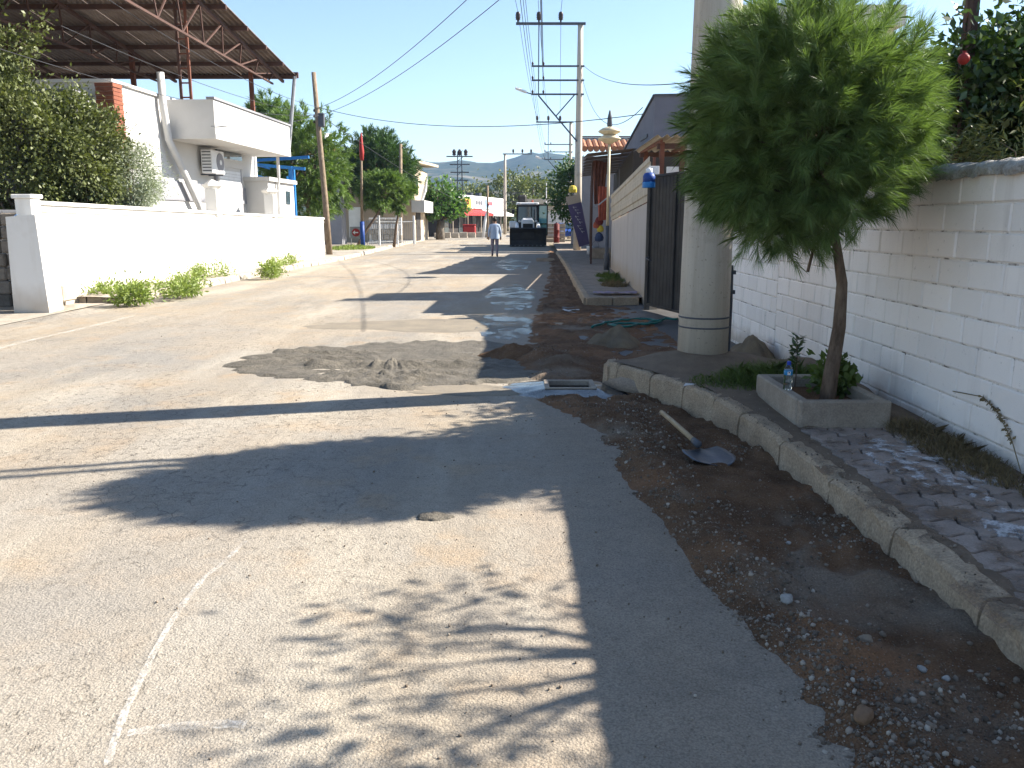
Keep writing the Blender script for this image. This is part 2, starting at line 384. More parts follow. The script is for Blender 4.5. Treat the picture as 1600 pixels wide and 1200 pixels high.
M['purple'] = pm('faded_purple_banner', (.105, .085, .165), (.13, .10, .19), 2, .7, 40, 0)
M['orange'] = pm('orange_cloth', (.38, .10, .06), (.27, .07, .045), 5, .9)
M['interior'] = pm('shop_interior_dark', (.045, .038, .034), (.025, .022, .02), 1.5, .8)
M['tan'] = pm('tan_plaster', (.55, .45, .34), (.45, .37, .28), .8, .9)
M['lilac'] = pm('lilac_plaster', (.50, .47, .56), None, .8, .9)
M['shirt'] = pm('light_blue_shirt', (.42, .52, .66), (.36, .45, .60), 6, .9, 60, .2, .004)
M['trouser'] = pm('mottled_trousers', (.12, .095, .13), (.36, .33, .38), 7, .9, 60, .2, .004)
M['skin'] = pm('skin', (.30, .165, .11), None, 4, .6, 60, 0)
M['hair'] = pm('dark_hair', (.018, .014, .012), None, 4, .6)
M['shoe'] = pm('dark_shoes', (.03, .028, .028), None, 4, .7)
M['hose'] = pm('teal_hose', (.02, .17, .15), (.015, .12, .11), 6, .4, 60, 0)
M['handle'] = pm('pale_shovel_wood', (.48, .36, .22), (.36, .26, .15), 12, .6, 60, .2, .002)
M['blade'] = pm('worn_blue_blade', (.13, .145, .165), (.07, .085, .12), 9, .32, 50, .2, .002, metal=.7)
M['bluecap'] = pm('blue_cap', (.01, .06, .50), None, 4, .35, 50, 0)
M['label_blue'] = pm('blue_label', (.02, .22, .50), (.03, .30, .58), 9, .45, 50, 0)
M['paper'] = pm('paper_scrap', (.80, .77, .74), None, 9, .8, 50, 0)
M['cloth_pink'] = pm('faded_pink_cloth', (.46, .34, .36), (.32, .26, .36), 9, .9)
M['sand'] = pm('damp_sand', (.20, .155, .10), (.13, .10, .07), 5, .95, 60, .8, .012)
M['joint'] = pm('joint_dirt', (.16, .115, .08), (.22, .16, .11), 6, .95, 60, .6, .008)
M['gravel'] = pm('gravel_stones', (.30, .26, .215), (.17, .145, .12), 14, .9, 80, .4, .004)
def gravel_mat():
    N = Nd('mixed_pebbles'); g = [n for n in N.t.nodes if n.bl_idname == 'ShaderNodeNewGeometry'][0]
    N.color(N.ramp(g.outputs['Random Per Island'], [(0, (.09, .065, .045)), (.5, (.17, .13, .095)), (.85, (.27, .215, .165)), (1, (.42, .36, .29))]))
    N.set(Roughness=.9); N.bump(N.noise(120, 3), .4, .004); return N.m
M['pebble'] = gravel_mat()
def glass_mat(name, tint, rough=.05):
    N = Nd(name); N.color(tint); N.set(Roughness=rough, Specular_IOR_Level=.6); N.b.inputs['Coat Weight'].default_value = .5; return N.m
M['glass'] = glass_mat('dark_window_glass', (.03, .05, .06))
M['tealglass'] = glass_mat('cab_glass_teal_reflection', (.10, .26, .27))  # teal reflection on the open door painted into the base colour
def clear_mat():
    N = Nd('clear_plastic'); N.color((.82, .92, .97)); N.set(Roughness=.04, IOR=1.30, Transmission_Weight=1.0); return N.m
M['clear'] = clear_mat()
def chalk_mat():
    N = Nd('chalk_mark'); N.color((.80, .78, .74)); N.set(Roughness=.95)
    tr = N.n('ShaderNodeBsdfTransparent'); ms = N.n('ShaderNodeMixShader')
    a = N.math('MULTIPLY', N.ramp(N.noise(60, 5, .75), [(.36, 0), (.66, .75)]), N.ramp(N.noise(4, 5, .7), [(.36, .08), (.62, .75)]))
    N.l(a, ms.inputs[0]); N.l(tr.outputs[0], ms.inputs[1]); N.l(N.b.outputs[0], ms.inputs[2]); N.l(ms.outputs[0], N.out.inputs[0]); return N.m
M['chalk'] = chalk_mat()
def hill_mat():
    N = Nd('wooded_hillside')
    col = N.mix(N.ramp(N.noise(.05, 6, .7), [(.40, 0), (.62, 1)]), (.014, .028, .012), (.055, .058, .030))
    col = N.mix(N.ramp(N.noise(.008, 5, .6), [(.55, 0), (.72, .8)]), col, (.24, .20, .15))
    N.color(col); N.set(Roughness=1, Specular_IOR_Level=0); return N.m
M['hill'] = hill_mat()
# ================================================================== SETTING
def interp(tab):
    ys = [p[0] for p in tab]; xs = [p[1] for p in tab]
    return lambda y: float(np.interp(y, ys, xs))
soilL = interp([(-3, 1.0), (2.4, .98), (3.1, 1.0), (4.3, .90), (5.4, .72), (6.5, .70), (7.3, .44), (7.75, .25), (9, .16), (12, .22), (16, .45), (22, .9), (30, 1.35), (45, 1.9)])
KERB = [(1.96, -3), (1.96, 0), (1.96, 2.9), (1.93, 4.4), (1.88, 5.3), (1.80, 6.2), (1.66, 7.05), (1.34, 7.75), (1.06, 8.22), (.95, 8.46)]
kerbX = interp([(y, x) for x, y in KERB] + [(8.5, 1.7), (9.5, 2.3), (16.0, 2.3), (16.7, 1.45), (31, 1.95), (45, 2.3)])
def zs(Y): return .15 + .02*(min(max(Y, 0), 8.6) - 2.9)          # footpath level
HOLE = (.38, .80, 8.08, 8.42)

# ground: one sheet to the horizon with the drain opening left out
x0, x1, y0, y1 = HOLE; B = 2450; zg = -.06
V = [(-B,-B,zg),(B,-B,zg),(B,B,zg),(-B,B,zg),(x0,y0,zg),(x1,y0,zg),(x1,y1,zg),(x0,y1,zg)]
g = MB().add(V, [(0,1,5,4),(1,2,6,5),(2,3,7,6),(3,0,4,7)]).build('ground', M['dirt_ground']); tag(g, kind='structure')

# road
ys = np.concatenate([np.arange(-4, 1.5, .5), np.arange(1.5, 12, .07), np.arange(12, 30, .25), np.arange(30, 150, 2.5)])
ss = np.linspace(0, 1, 130)**.6
V = []; nx = len(ss)
for y in ys:
    xr = soilL(y) + .16 if y < 45 else 2.2 + (y-45)*.03
    for s in ss:
        x = -22 + s*(xr+22)
        z = .006*fbm(x, y, .8, 3, 3.1) + (.004*fbm(x, y, 5, 3, 9.2) if y < 13 else 0)
        V.append((x, y, z))
n = len(ys); I = np.arange((n-1)*nx).reshape(n-1, nx)[:, :-1].ravel()
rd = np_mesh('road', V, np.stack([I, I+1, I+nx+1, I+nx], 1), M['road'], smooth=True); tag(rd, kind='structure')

# dug-up soil strip between the asphalt and the kerb
ys = np.concatenate([np.arange(-2, 1.4, .1), np.arange(1.4, 10, .03), np.arange(10, 20, .07), np.arange(20, 46, .3)])
nx = 56; V = []; keep = []
def soil_z(x, y):
    l = soilL(y); r = kerbX(y); s = (x-l)/max(r-l, .1)
    e = min(1, max(0, (x-l+.10)/.28))
    z = -.02 + e*(.035 + .045*fbm(x, y, 1.6, 4, 5) + .034*fbm(x, y, 7, 5, 2.2))
    if y < 9: z += .035*math.exp(-((x-l-.22)/.16)**2)*(1 + .6*fbm(x, y, 1.2, 2, 8))      # spoil ridge beside the asphalt
    if 4.6 < y < 6.9: z += .03*math.exp(-((x-1.1)/.25)**2)
    z += .05*math.exp(-(((x-.55)/.5)**2 + ((y-10.2)/.9)**2)) + .07*math.exp(-(((x-.35)/.35)**2 + ((y-9.9)/.4)**2))
    if 7.75 < y < 8.75 and .1 < x < 1.1: z = min(z, -.004 + .01*fbm(x, y, 3, 2, 1))
    return z
for j, y in enumerate(ys):
    l = soilL(y) - .14 + .10*fbm(0, y, 2.2, 4, 4); r = kerbX(y) + .02
    for i in range(nx):
        x = l + (r-l)*i/(nx-1); V.append((x, y, soil_z(x, y) - (.02 if i == 0 else 0)))
Fc = []
for j in range(len(ys)-1):
    for i in range(nx-1):
        a = j*nx+i; cx = (V[a][0]+V[a+1][0])/2; cy = (ys[j]+ys[j+1])/2
        if x0-.03 < cx < x1+.03 and y0-.03 < cy < y1+.03: continue
        Fc.append((a, a+1, a+nx+1, a+nx))
so_ = np_mesh('soil_strip', V, Fc, M['soil'], smooth=True); tag(so_, kind='structure')

# damp concrete driveway in front of the gate
V = []; Fc = []; nx, ny = 24, 60
for j in range(ny):
    for i in range(nx):
        x = 1.0 + 2.4*i/(nx-1); y = 8.6 + 8.6*j/(ny-1)
        V.append((x, y, -.012 + .03*(i/(nx-1)) + .012*fbm(x, y, 1.5, 3, 2)))
        if i < nx-1 and j < ny-1: a = j*nx+i; Fc.append((a, a+1, a+nx+1, a+nx))
tag(np_mesh('driveway', V, Fc, M['drive'], smooth=True), kind='structure')

# ---- right footpath: sand bed, pavers one by one, kerb stones one by one
fp = bpy.data.objects.new('footpath', None); COL.objects.link(fp); tag(fp, kind='structure')
V = []; Fc = []; ysb = np.arange(-3, 8.9, .12); nx = 30
for j, y in enumerate(ysb):
    l = (kerbX(y) if y < 8.46 else .97 + (y-8.46)*1.5) + .08
    for i in range(nx):
        x = l + (3.16-l)*i/(nx-1)
        z = zs(y) - (.026 if y < 5.8 else .012) + .008*fbm(x, y, 3, 4, 6) + .11*math.exp(-(((x-1.98)/.62)**2 + ((y-8.42)/.62)**2)**2)
        if y > 6.95: z += .02
        if y < 5.8: z += .020*min(1, max(0, (kerbX(y)+.30-x)/.08))
        if x > 2.92: z += .03
        if y > 8.5: z -= (y-8.5)*.8
        V.append((x, y, z))
        if i < nx-1 and j < len(ysb)-1: a = j*nx+i; Fc.append((a, a+1, a+nx+1, a+nx))
bed = np_mesh('sand_bed', V, Fc, M['joint'], fp, smooth=True)
def paver_mesh():
    w, l, k = .196, .196, .022
    pts = []
    def zig(a, b, flip):
        a, b = Vector(a), Vector(b); d = b-a; nrm = Vector((d.y, -d.x)).normalized()*k*flip
        return [a, a+d*.25+nrm, a+d*.5, a+d*.75-nrm]
    c = [(-w/2,-l/2),(w/2,-l/2),(w/2,l/2),(-w/2,l/2)]
    for i in range(4): pts += zig(c[i], c[(i+1)%4], 1)
    n_ = len(pts); m = MB()
    top = [(p.x*.90, p.y*.90, 0) for p in pts]; mid = [(p.x*.945, p.y*.945, -.008) for p in pts]; bot = [(p.x*.945, p.y*.945, -.05) for p in pts]
    m.add(top+mid+bot, [tuple(range(n_))] + [(n_+i, n_+(i+1)%n_, (i+1)%n_, i) for i in range(n_)] + [(2*n_+i, 2*n_+(i+1)%n_, n_+(i+1)%n_, n_+i) for i in range(n_)])
    return m.mesh('paver', M['paver'])
pvm = paver_mesh(); cnt = 0
for j in range(36):
    y = .35 + j*.2
    for i in range(6):
        x = 2.02 + .2*i + .1*0
        if x - .1 < kerbX(y) + .10 or x > 3.02 or y > 7.2: continue
        if y > 5.75 and x > 2.0 and 5.8 < y < 7.0: continue
        if cnt >= 290: break
        o = link('paver', pvm, fp, (x, y, zs(y) + random.uniform(-.006, .004)), (random.uniform(-.02,.02), random.uniform(-.02,.02), random.uniform(-.025,.025))); cnt += 1
# kerb stones follow the curve
kp = [Vector((x, y, 0)) for x, y in KERB]; cum = [0]
for a, b in zip(kp, kp[1:]): cum.append(cum[-1] + (b-a).length)
def kpt(s): return Vector((float(np.interp(s, cum, [p.x for p in kp])), float(np.interp(s, cum, [p.y for p in kp])), 0))
def kerb_stone(a, b, ht, dep, mat, parent, zb=-.12, seed=0, wdt=.15, rough=.008):
    """one worn kerb stone from a to b; footpath lies to its right"""
    d = b-a; L = d.length; d.normalize(); r = Vector((d.y, -d.x, 0)); m = MB(); nn = 10
    prof = [(0, zb), (.0, -.0), (.008, .55), (.014, .88), (.035, 1.0), (wdt-.03, 1.0), (wdt, .92), (wdt, zb)]
    P = []
    for i in range(nn+1):
        t = i/nn; c = a + d*(L*t)
        for (px, pz) in prof:
            hz = ht(c.y) if callable(ht) else ht
            z = pz*hz if pz > 0 else pz
            nz = rough*fbm(c.x*1+seed*3.1, c.y*1+px*9+z*5, 9, 4, seed)
            sh = 1 if 0 < i < nn else .9
            P.append(c + r*(px + nz*1.2) + Vector((0, 0, z*sh + (nz if pz > 0 else 0))))
    k = len(prof); Fq = []
    for i in range(nn):
        for q in range(k-1): Fq.append((i*k+q, i*k+q+1, (i+1)*k+q+1, (i+1)*k+q))
    Fq.append(tuple(range(k-1, -1, -1))); Fq.append(tuple(nn*k+q for q in range(k)))
    # split long runs of quads is enough, stones stay light
    m.add(P, Fq); return m.build('kerb_stone', mat, parent, smooth=False)
kb = bpy.data.objects.new('kerb', None); COL.objects.link(kb); tag(kb, kind='structure')
s = 1.5; i = 0
while s < cum[-1]-.05:
    L = min(.78 if s < 8.8 else .52, cum[-1]-s)
    if cum[-1]-s-L < .25: L = cum[-1]-s
    kerb_stone(kpt(s+.008), kpt(s+L-.008), lambda y: zs(y)+.004, .15, M['kerb'], kb, seed=i*1.7, rough=.014); s += L; i += 1
# end face of the kerb turning back towards the driveway
for q in range(3):
    a = Vector((.96 + q*.5, 8.50 + q*.10, 0)); b = Vector((1.43 + q*.5, 8.59 + q*.10, 0))
    kerb_stone(a, b, .25 - q*.05, .15, M['kerb'], kb, seed=40+q*2.3, rough=.012)

# ---- far right footpath, from the driveway on
V = []; Fc = []; ysb = np.arange(16.9, 60, .5); nx = 14
for j, y in enumerate(ysb):
    l = kerbX(y) + .12 if y < 45 else 2.42 + (y-45)*.03; r = 3.3 + max(0, y-28)*.12
    for i in range(nx):
        x = l + (r-l)*i/(nx-1); V.append((x, y, .145 + .02*fbm(x, y, 1.2, 3, 6)))
        if i < nx-1 and j < len(ysb)-1: a = j*nx+i; Fc.append((a, a+1, a+nx+1, a+nx))
tag(np_mesh('far_footpath', V, Fc, M['pad'], smooth=True), kind='structure')
y = 16.75; i = 0
while y < 42:
    L = .98; kerb_stone(Vector((kerbX(y), y, 0)), Vector((kerbX(y+L-.02), y+L-.02, 0)), .16, .15, M['kerb'], kb, seed=60+i*1.3); y += L; i += 1
for q in range(2): kerb_stone(Vector((1.50+q*.55, 16.80, 0)), Vector((2.02+q*.55, 16.86, 0)), .16, .15, M['kerb'], kb, seed=90+q)

# ---- left footpath with broken kerb stones
lk = interp([(16.9, -8.0), (23, -7.85), (37, -7.3), (66, -7.6)]); wallX = lambda y: -9.1 + (y-16.1)*.0477
V = []; Fc = []; ysb = np.arange(17.0, 68, .5); nx = 10
for j, y in enumerate(ysb):
    l = wallX(y) - (.3 if y < 36 else 3.0); r = lk(y) - .1
    for i in range(nx):
        x = l + (r-l)*i/(nx-1); V.append((x, y, .14 + .03*fbm(x, y, 1.2, 3, 6)))
        if i < nx-1 and j < len(ysb)-1: a = j*nx+i; Fc.append((a, a+1, a+nx+1, a+nx))
tag(np_mesh('left_footpath', V, Fc, M['paver_l'], smooth=True), kind='structure')
kl = bpy.data.objects.new('left_kerb', None); COL.objects.link(kl); tag(kl, kind='structure')
y = 17.3; i = 0
while y < 66:
    L = random.uniform(.95, 1.15)
    hh = .17 + random.uniform(-.02, .02)
    kerb_stone(Vector((lk(y+L-.05), y+L-.05, 0)) + Vector((-0,0,0)), Vector((lk(y), y, 0)), hh, .15, M['kerb_l'], kl, seed=i*1.9, rough=.02); y += L; i += 1
for q in range(4):
    a = Vector((-8.02 - q*.44, 17.22 - q*.05, 0)); b = a + Vector((-.42, -.04, 0)); kerb_stone(a, b, .17, .15, M['kerb_l'], kl, seed=120+q, rough=.02)
# paved side entrance at far left
m = MB(); V = []; Fc = []
for j in range(12):
    for i in range(20):
        x = -20 + 11.6*i/19 ; y = 13.0 + 4.0*j/11 + (x+8.4)*-.03
        V.append((x, y, .012 + .012*fbm(x, y, 1, 3, 3)))
        if i < 19 and j < 11: a = j*20+i; Fc.append((a, a+1, a+21, a+20))
tag(np_mesh('side_entrance_paving', V, Fc, M['paver_l'], smooth=True), kind='structure')

# ---- hills
def hill(name, pts, Y, dep, seed):
    V = []; Fc = []; us = np.linspace(-760, 2360, 260); nr = 26
    for i, u in enumerate(us):
        v = float(np.interp(u, [p[0] for p in pts], [p[1] for p in pts])) + 3.0*fbm(u*.01, 0, 3, 5, seed) + 1.6*fbm(u*.05, 0, 4, 4, seed)
        p = pY(u, v, Y); 
        for k in range(nr):
            t = k/(nr-1); yy = Y - dep*(1-t); zz = p.z*(t**1.25) * (1 + .06*fbm(u*.012, t*4, 3, 4, seed)*(1-t)) - 3*(1-t)
            V.append((p.x*(.75+.25*t), yy, zz))
            if i < len(us)-1 and k < nr-1: a = i*nr+k; Fc.append((a, a+nr, a+nr+1, a+1))
    tag(np_mesh(name, V, Fc, M['hill'], smooth=True), kind='structure')
hill('hills', [(-900, 300), (300, 262), (560, 256), (660, 252), (770, 253), (800, 247), (832, 238), (870, 240), (900, 246), (1100, 262), (1700, 250), (2600, 290)], 1900, 1100, 3.0)
hill('low_hills', [(-900, 330), (640, 305), (720, 292), (800, 284), (860, 276), (1000, 290), (2600, 320)], 900, 450, 9.0)

# ================================================================== RIGHT SIDE
M['cap'] = pm('rough_mortar_cap', (.62, .60, .57), (.34, .31, .28), 7, .95, 50, 1.0, .02, fine=.45)
def block_wall(name, label, X0, ya, yb, zbase, courses, seed, tp=None):
    root = thing(name, label, 'wall', (X0, ya, 0)); H = .19; Lb = .40
    L = yb-ya; n = int(round(L/Lb)); Lb = L/n; random.seed(seed)
    top = zbase + courses*H
    MB().box((.105, L/2, (zbase-.4+top)/2), (.185, L-.004, top-zbase+.4)).build('mortar_core', M['mortar'], root)
    full = MB().box((0,0,0), (.20, Lb-.010, H-.010), bev=.010).mesh('block', M['whitewash'])
    half = MB().box((0,0,0), (.20, Lb/2-.010, H-.010), bev=.010).mesh('half_block', M['whitewash'])
    for c in range(courses):
        z = zbase + (c+.5)*H; off = 0 if c % 2 == 0 else .5
        for k in range(n + (1 if off else 0)):
            if off and k in (0, n): me = half; yy = Lb*.25 if k == 0 else L - Lb*.25
            else: me = full; yy = (k + .5 - off)*Lb
            link('block', me, root, (.10 + random.uniform(-.004, .004), yy, z + random.uniform(-.002, .002)), (random.uniform(-.006,.006), 0, random.uniform(-.008,.008)))
    # hand-laid rough mortar cap
    V = []; Fc = []; ns = int(L/.02); prof = [(-.035, -.004), (-.045, .03), (-.02, .062), (.05, .082), (.14, .080), (.22, .055), (.235, 0)]
    k = len(prof)
    for i in range(ns+1):
        y = L*i/ns
        for (px, pz) in prof:
            nzv = .020*fbm(y+ya, px*3, 3.5, 4, 4) + .020*fbm(y+ya, px*6, 16, 4, 2)
            V.append((px + nzv*.9, y, top + max(0, pz)*(1 + .35*fbm(y+ya, 0, 1.2, 2, 7)) + (nzv if pz > 0 else nzv*.9 - .012)))
        if i < ns:
            for q in range(k-1): Fc.append((i*k+q, (i+1)*k+q, (i+1)*k+q+1, i*k+q+1))
    np_mesh('mortar_cap', V, Fc, M['cap'], root, smooth=True)
    return root, top
WX = 3.10
bw, wtop = block_wall('block_wall', 'long whitewashed concrete block wall with rough mortar cap beside the footpath', WX, 1.2, 9.6, .10, 10, 11)
MB().box((.105, -3.2, 1.06), (.19, 6.39, 1.92)).build('plain_run', M['whitewash'], bw)
bw2, t2 = block_wall('tall_block_wall', 'taller whitewashed block wall between the concrete pole and the dark gate', WX, 9.61, 14.0, .05, 13, 12)

# gate of dark steel, two leaves
ga = Vector((3.04, 14.02, 0)); gb = Vector((2.60, 15.75, 0)); gd = (gb-ga); gl = gd.length; gang = math.atan2(gd.y, gd.x)
gt = thing('steel_gate', 'dark grey double-leaf sheet steel gate left of the concrete pole', 'gate', ga, gang)
for k, (s0, s1) in enumerate(((.04, gl*.36), (gl*.36+.02, gl-.04))):
    m = MB(); nst = int((s1-s0)/.07)
    for q in range(nst):
        a = s0 + (s1-s0)*q/nst; b = s0 + (s1-s0)*(q+1)/nst
        m.box(((a+b)/2, -.004*(q % 2), 1.30), (b-a-.004, .012, 2.36))
    lf = m.build('leaf', M['gate'], gt)
    MB().bar((s0, .02, .10), (s0, .02, 2.52), .04).bar((s1, .02, .10), (s1, .02, 2.52), .04).bar((s0, .02, 2.50), (s1, .02, 2.50), .04).bar((s0, .02, .12), (s1, .02, .12), .04).build('leaf_frame', M['gate'], lf)
MB().tube([(gl-.22, .04, .95), (gl-.22, .09, .97), (gl-.10, .10, 1.0), (gl-.08, .04, 1.02)], .012, 6).build('pull_handle', M['darksteel'], gt)
MB().box((gl+.02, 0, 1.25), (.09, .09, 2.6), bev=.008).build('gate_post', M['gate'], gt)
MB().box((-.02, 0, 1.25), (.09, .09, 2.6), bev=.008).build('gate_post', M['gate'], gt)

M['dimwhite'] = stained('patchy_grey_white_plaster', (.44, .41, .39), (.27, .24, .22), 0, .4)
# white wall with corrugated sheet fence on it
wa = Vector((2.63, 15.85, 0)); wb = Vector((3.25, 27.2, 0)); wd = wb-wa; wl = wd.length; wang = math.atan2(wd.y, wd.x)
fw = thing('plastered_wall', 'patchy white plastered wall under cream corrugated sheets beyond the gate', 'wall', wa, wang)
V = []; Fc = []; ns = 60; nz = 10
m = MB()
pts = [(0, 0), (wl, 0), (wl, 1.68), (0, 2.06)]
m.add([(x, 0, z) for x, z in pts] + [(x, -.18, z) for x, z in pts], [(0,3,2,1),(4,5,6,7),(0,1,5,4),(1,2,6,5),(2,3,7,6),(3,0,4,7)]); m.build('wall_body', M['dimwhite'], fw)
sf = thing('corrugated_fence', 'cream corrugated metal sheets standing on the white wall past the gate', 'fence', wa + Vector((0,0,0)), wang)
for k in range(10):
    a = wl*k/10 + .01; b = wl*(k+1)/10 - .005; m = MB(); n_ = 12
    bz = lambda s: 2.065 - .38*s/wl; tz = lambda s: 2.88 - .40*s/wl
    P = []
    prof = [0, .14, .17, .33, .36, .5, .53, .69, .72, .86, .89, 1.0]
    for q, t in enumerate(prof):
        o_ = .022 if (q//2) % 2 else 0.0
        for s in (a, b): P.append((s, .03 + o_, bz(s) + (tz(s)-bz(s))*t))
    m.add(P, [(2*q, 2*q+1, 2*q+3, 2*q+2) for q in range(len(prof)-1)]); 
    m.build('corrugated_sheet', M['sheet_cream'], sf)
for k in range(5): MB().bar((wl*k/4.02+.05, -.04, 1.7), (wl*k/4.02+.05, -.04, 2.86 - .40*k/4), .05).build('fence_post', M['rust'], sf)

# big concrete pole on its pad, with crossarms and lines high above the frame
PB = Vector((1.98, 8.42, 0))
bp = thing('concrete_power_pole', 'thick round concrete power pole standing on the near footpath by the gate', 'pole', PB)
def shaft(m, z0, z1, r0, r1, n=32): return m.lathe([(r0 + (r1-r0)*t/10, z0 + (z1-z0)*t/10) for t in range(11)], (0,0,0), n)
shaft(MB(), .18, 11.2, .258, .165).build('shaft', M['concrete'], bp, smooth=True)
for zz in (.62, .72): 
    MB().lathe([(.253, zz), (.260, zz+.004), (.260, zz+.014), (.253, zz+.018)], n=32).build('strap', M['darksteel'], bp, smooth=True)
MB().lathe([(.236, 1.92), (.243, 1.924), (.243, 1.934), (.236, 1.938)], n=32).build('strap', M['darksteel'], bp, smooth=True)
cb = MB().tube([(.262, -.03, .16), (.262, -.03, .9), (.252, -.03, 1.25)], .018, 6).build('earth_cable', M['darksteel'], bp)
for zz in (.98, 1.18): MB().box((.268, -.03, zz), (.05, .05, .04)).build('cable_clip', M['darksteel'], bp)
for k, zz in enumerate((10.9, 9.2, 8.6, 8.0)):
    Lk = 3.2 if k == 0 else 2.3
    MB().bar((.3, 0, zz), (-Lk, 0, zz), .09).build('crossarm', M['darksteel'], bp)
V = []; Fc = []
pm_ = MB().lathe([(1.0, .05), (.92, .17), (.6, .255), (.3, .29), (.25, .30)], n=40)
pm_.v = [(x*(1 + .12*fbm(x, y, 1.5, 3, 3)), y*.85*(1 + .1*fbm(x, y, 2, 3, 8)), z + .012*fbm(x, y, 6, 3, 1)) for x, y, z in pm_.v]
pd = pm_.build('pole_pad', M['pad'], smooth=True, loc=(PB.x, PB.y+.02, -.03)); tag(pd, 'low mound of rough concrete round the foot of the thick pole', 'concrete pad')
# ------------------------------------------------------------------ vegetation builders
def unit(n):
    v = RNG.normal(size=(n, 3)); return v/np.linalg.norm(v, axis=1, keepdims=True)
def frame(d):
    r = unit(len(d)); x = np.cross(d, r); x /= np.linalg.norm(x, axis=1, keepdims=True)+1e-9; return x, np.cross(d, x)
def leaves(P, size, aspect=.5, d=None, droop=0.0, jit=.35):
    """rhombic folded leaves at points P; returns verts, quads"""
    n = len(P); d = unit(n) if d is None else d + RNG.normal(size=(n, 3))*jit
    d[:, 2] -= droop; d /= np.linalg.norm(d, axis=1, keepdims=True)
    x, y = frame(d); s = size*RNG.uniform(.6, 1.25, (n, 1))
    b = P; t = P + d*s; l = P + d*s*.5 + x*s*aspect*.5 + y*s*.08; r = P + d*s*.5 - x*s*aspect*.5 + y*s*.08
    V = np.stack([b, r, t, l], 1).reshape(-1, 3); I = np.arange(n)*4
    return V, np.stack([I, I+1, I+2, I+3], 1)
def clump_points(c, rad, nclump, per, spread, shell=.55, flat=1.0):
    """leaf positions grouped into clumps inside an ellipsoid, with gaps between"""
    u = unit(nclump); rr = RNG.uniform(shell, 1, (nclump, 1))**.6
    cc = np.array(c) + u*rr*np.array(rad)
    k = RNG.integers(0, nclump, nclump*per)
    sp = spread*RNG.uniform(.6, 1.3, (nclump, 1))
    P = cc[k] + RNG.normal(size=(len(k), 3))*sp[k]*np.array([1, 1, flat])
    out = (P - np.array(c)); out /= np.linalg.norm(out, axis=1, keepdims=True)+1e-6
    return P, out, cc
def limbs(root, name, mat, pts_r, n=8):
    m = MB()
    for pts, rs in pts_r: m.tube(pts, rs, n)
    return m.build(name, mat, root, smooth=True)
def wob(a, b, k=5, amp=.04):
    a, b = Vector(a), Vector(b); L = (b-a).length
    return [a.lerp(b, i/k) + (Vector([random.uniform(-1, 1)*amp*L for _ in range(3)]) if 0 < i < k else Vector()) for i in range(k+1)]
def broadleaf(name, label, base, c, rad, nclump, per, spread, leaf, mat, trunk_r=.12, bark_='bark_g', aspect=.5, group=None, shell=.5, cat='tree', nb=14, droop=.2):
    root = thing(name, label, cat, base, 0, group); bz = Vector(base); c = Vector(c) - bz
    P, out, cc = clump_points(c, rad, nclump, per, spread, shell)
    P[:, 2] = np.maximum(P[:, 2], .05)
    V, Fq = leaves(P, leaf, aspect, out, droop, .8)
    fork = Vector((c.x*.5, c.y*.5, max(.2, c.z - rad[2]*.75)))
    br = [(wob((0,0,-.1), fork, 4, .03), [trunk_r*1.15, trunk_r, trunk_r*.95, trunk_r*.9, trunk_r*.8])]
    for q in random.sample(range(nclump), min(nb, nclump)):
        br.append((wob(fork, Vector(cc[q]), 4, .06), [trunk_r*.5, trunk_r*.35, trunk_r*.25, trunk_r*.15, trunk_r*.06]))
    limbs(root, 'trunk', M[bark_], br)
    np_mesh('crown', V, Fq, mat, root); return root
def needles(shoot_p, shoot_d, L, per, nl, wd, ang=.75):
    n = len(shoot_p)*per; k = np.repeat(np.arange(len(shoot_p)), per)
    d = shoot_d[k]; t = RNG.uniform(0, 1, (n, 1)); x, y = frame(d)
    a = ang*RNG.uniform(.35, 1.15, (n, 1)) * (1.15 - .55*t)
    nd = d*np.cos(a) + x*np.sin(a); nd[:, 2] -= .10; nd /= np.linalg.norm(nd, axis=1, keepdims=True)
    P = shoot_p[k] + d*(t*L); s = nl*RNG.uniform(.7, 1.15, (n, 1)); sx, sy = frame(nd)
    bend = np.zeros((n, 3)); bend[:, 2] = -1
    mid = P + nd*s*.55; tip = P + nd*s + bend*s*RNG.uniform(.02, .22, (n, 1))
    V = np.stack([P - sx*wd*.5, P + sx*wd*.5, mid + sx*wd*.45, tip, mid - sx*wd*.45], 1).reshape(-1, 3); I = np.arange(n)*5
    return V, np.stack([I, I+1, I+2, I+3, I+4], 1)
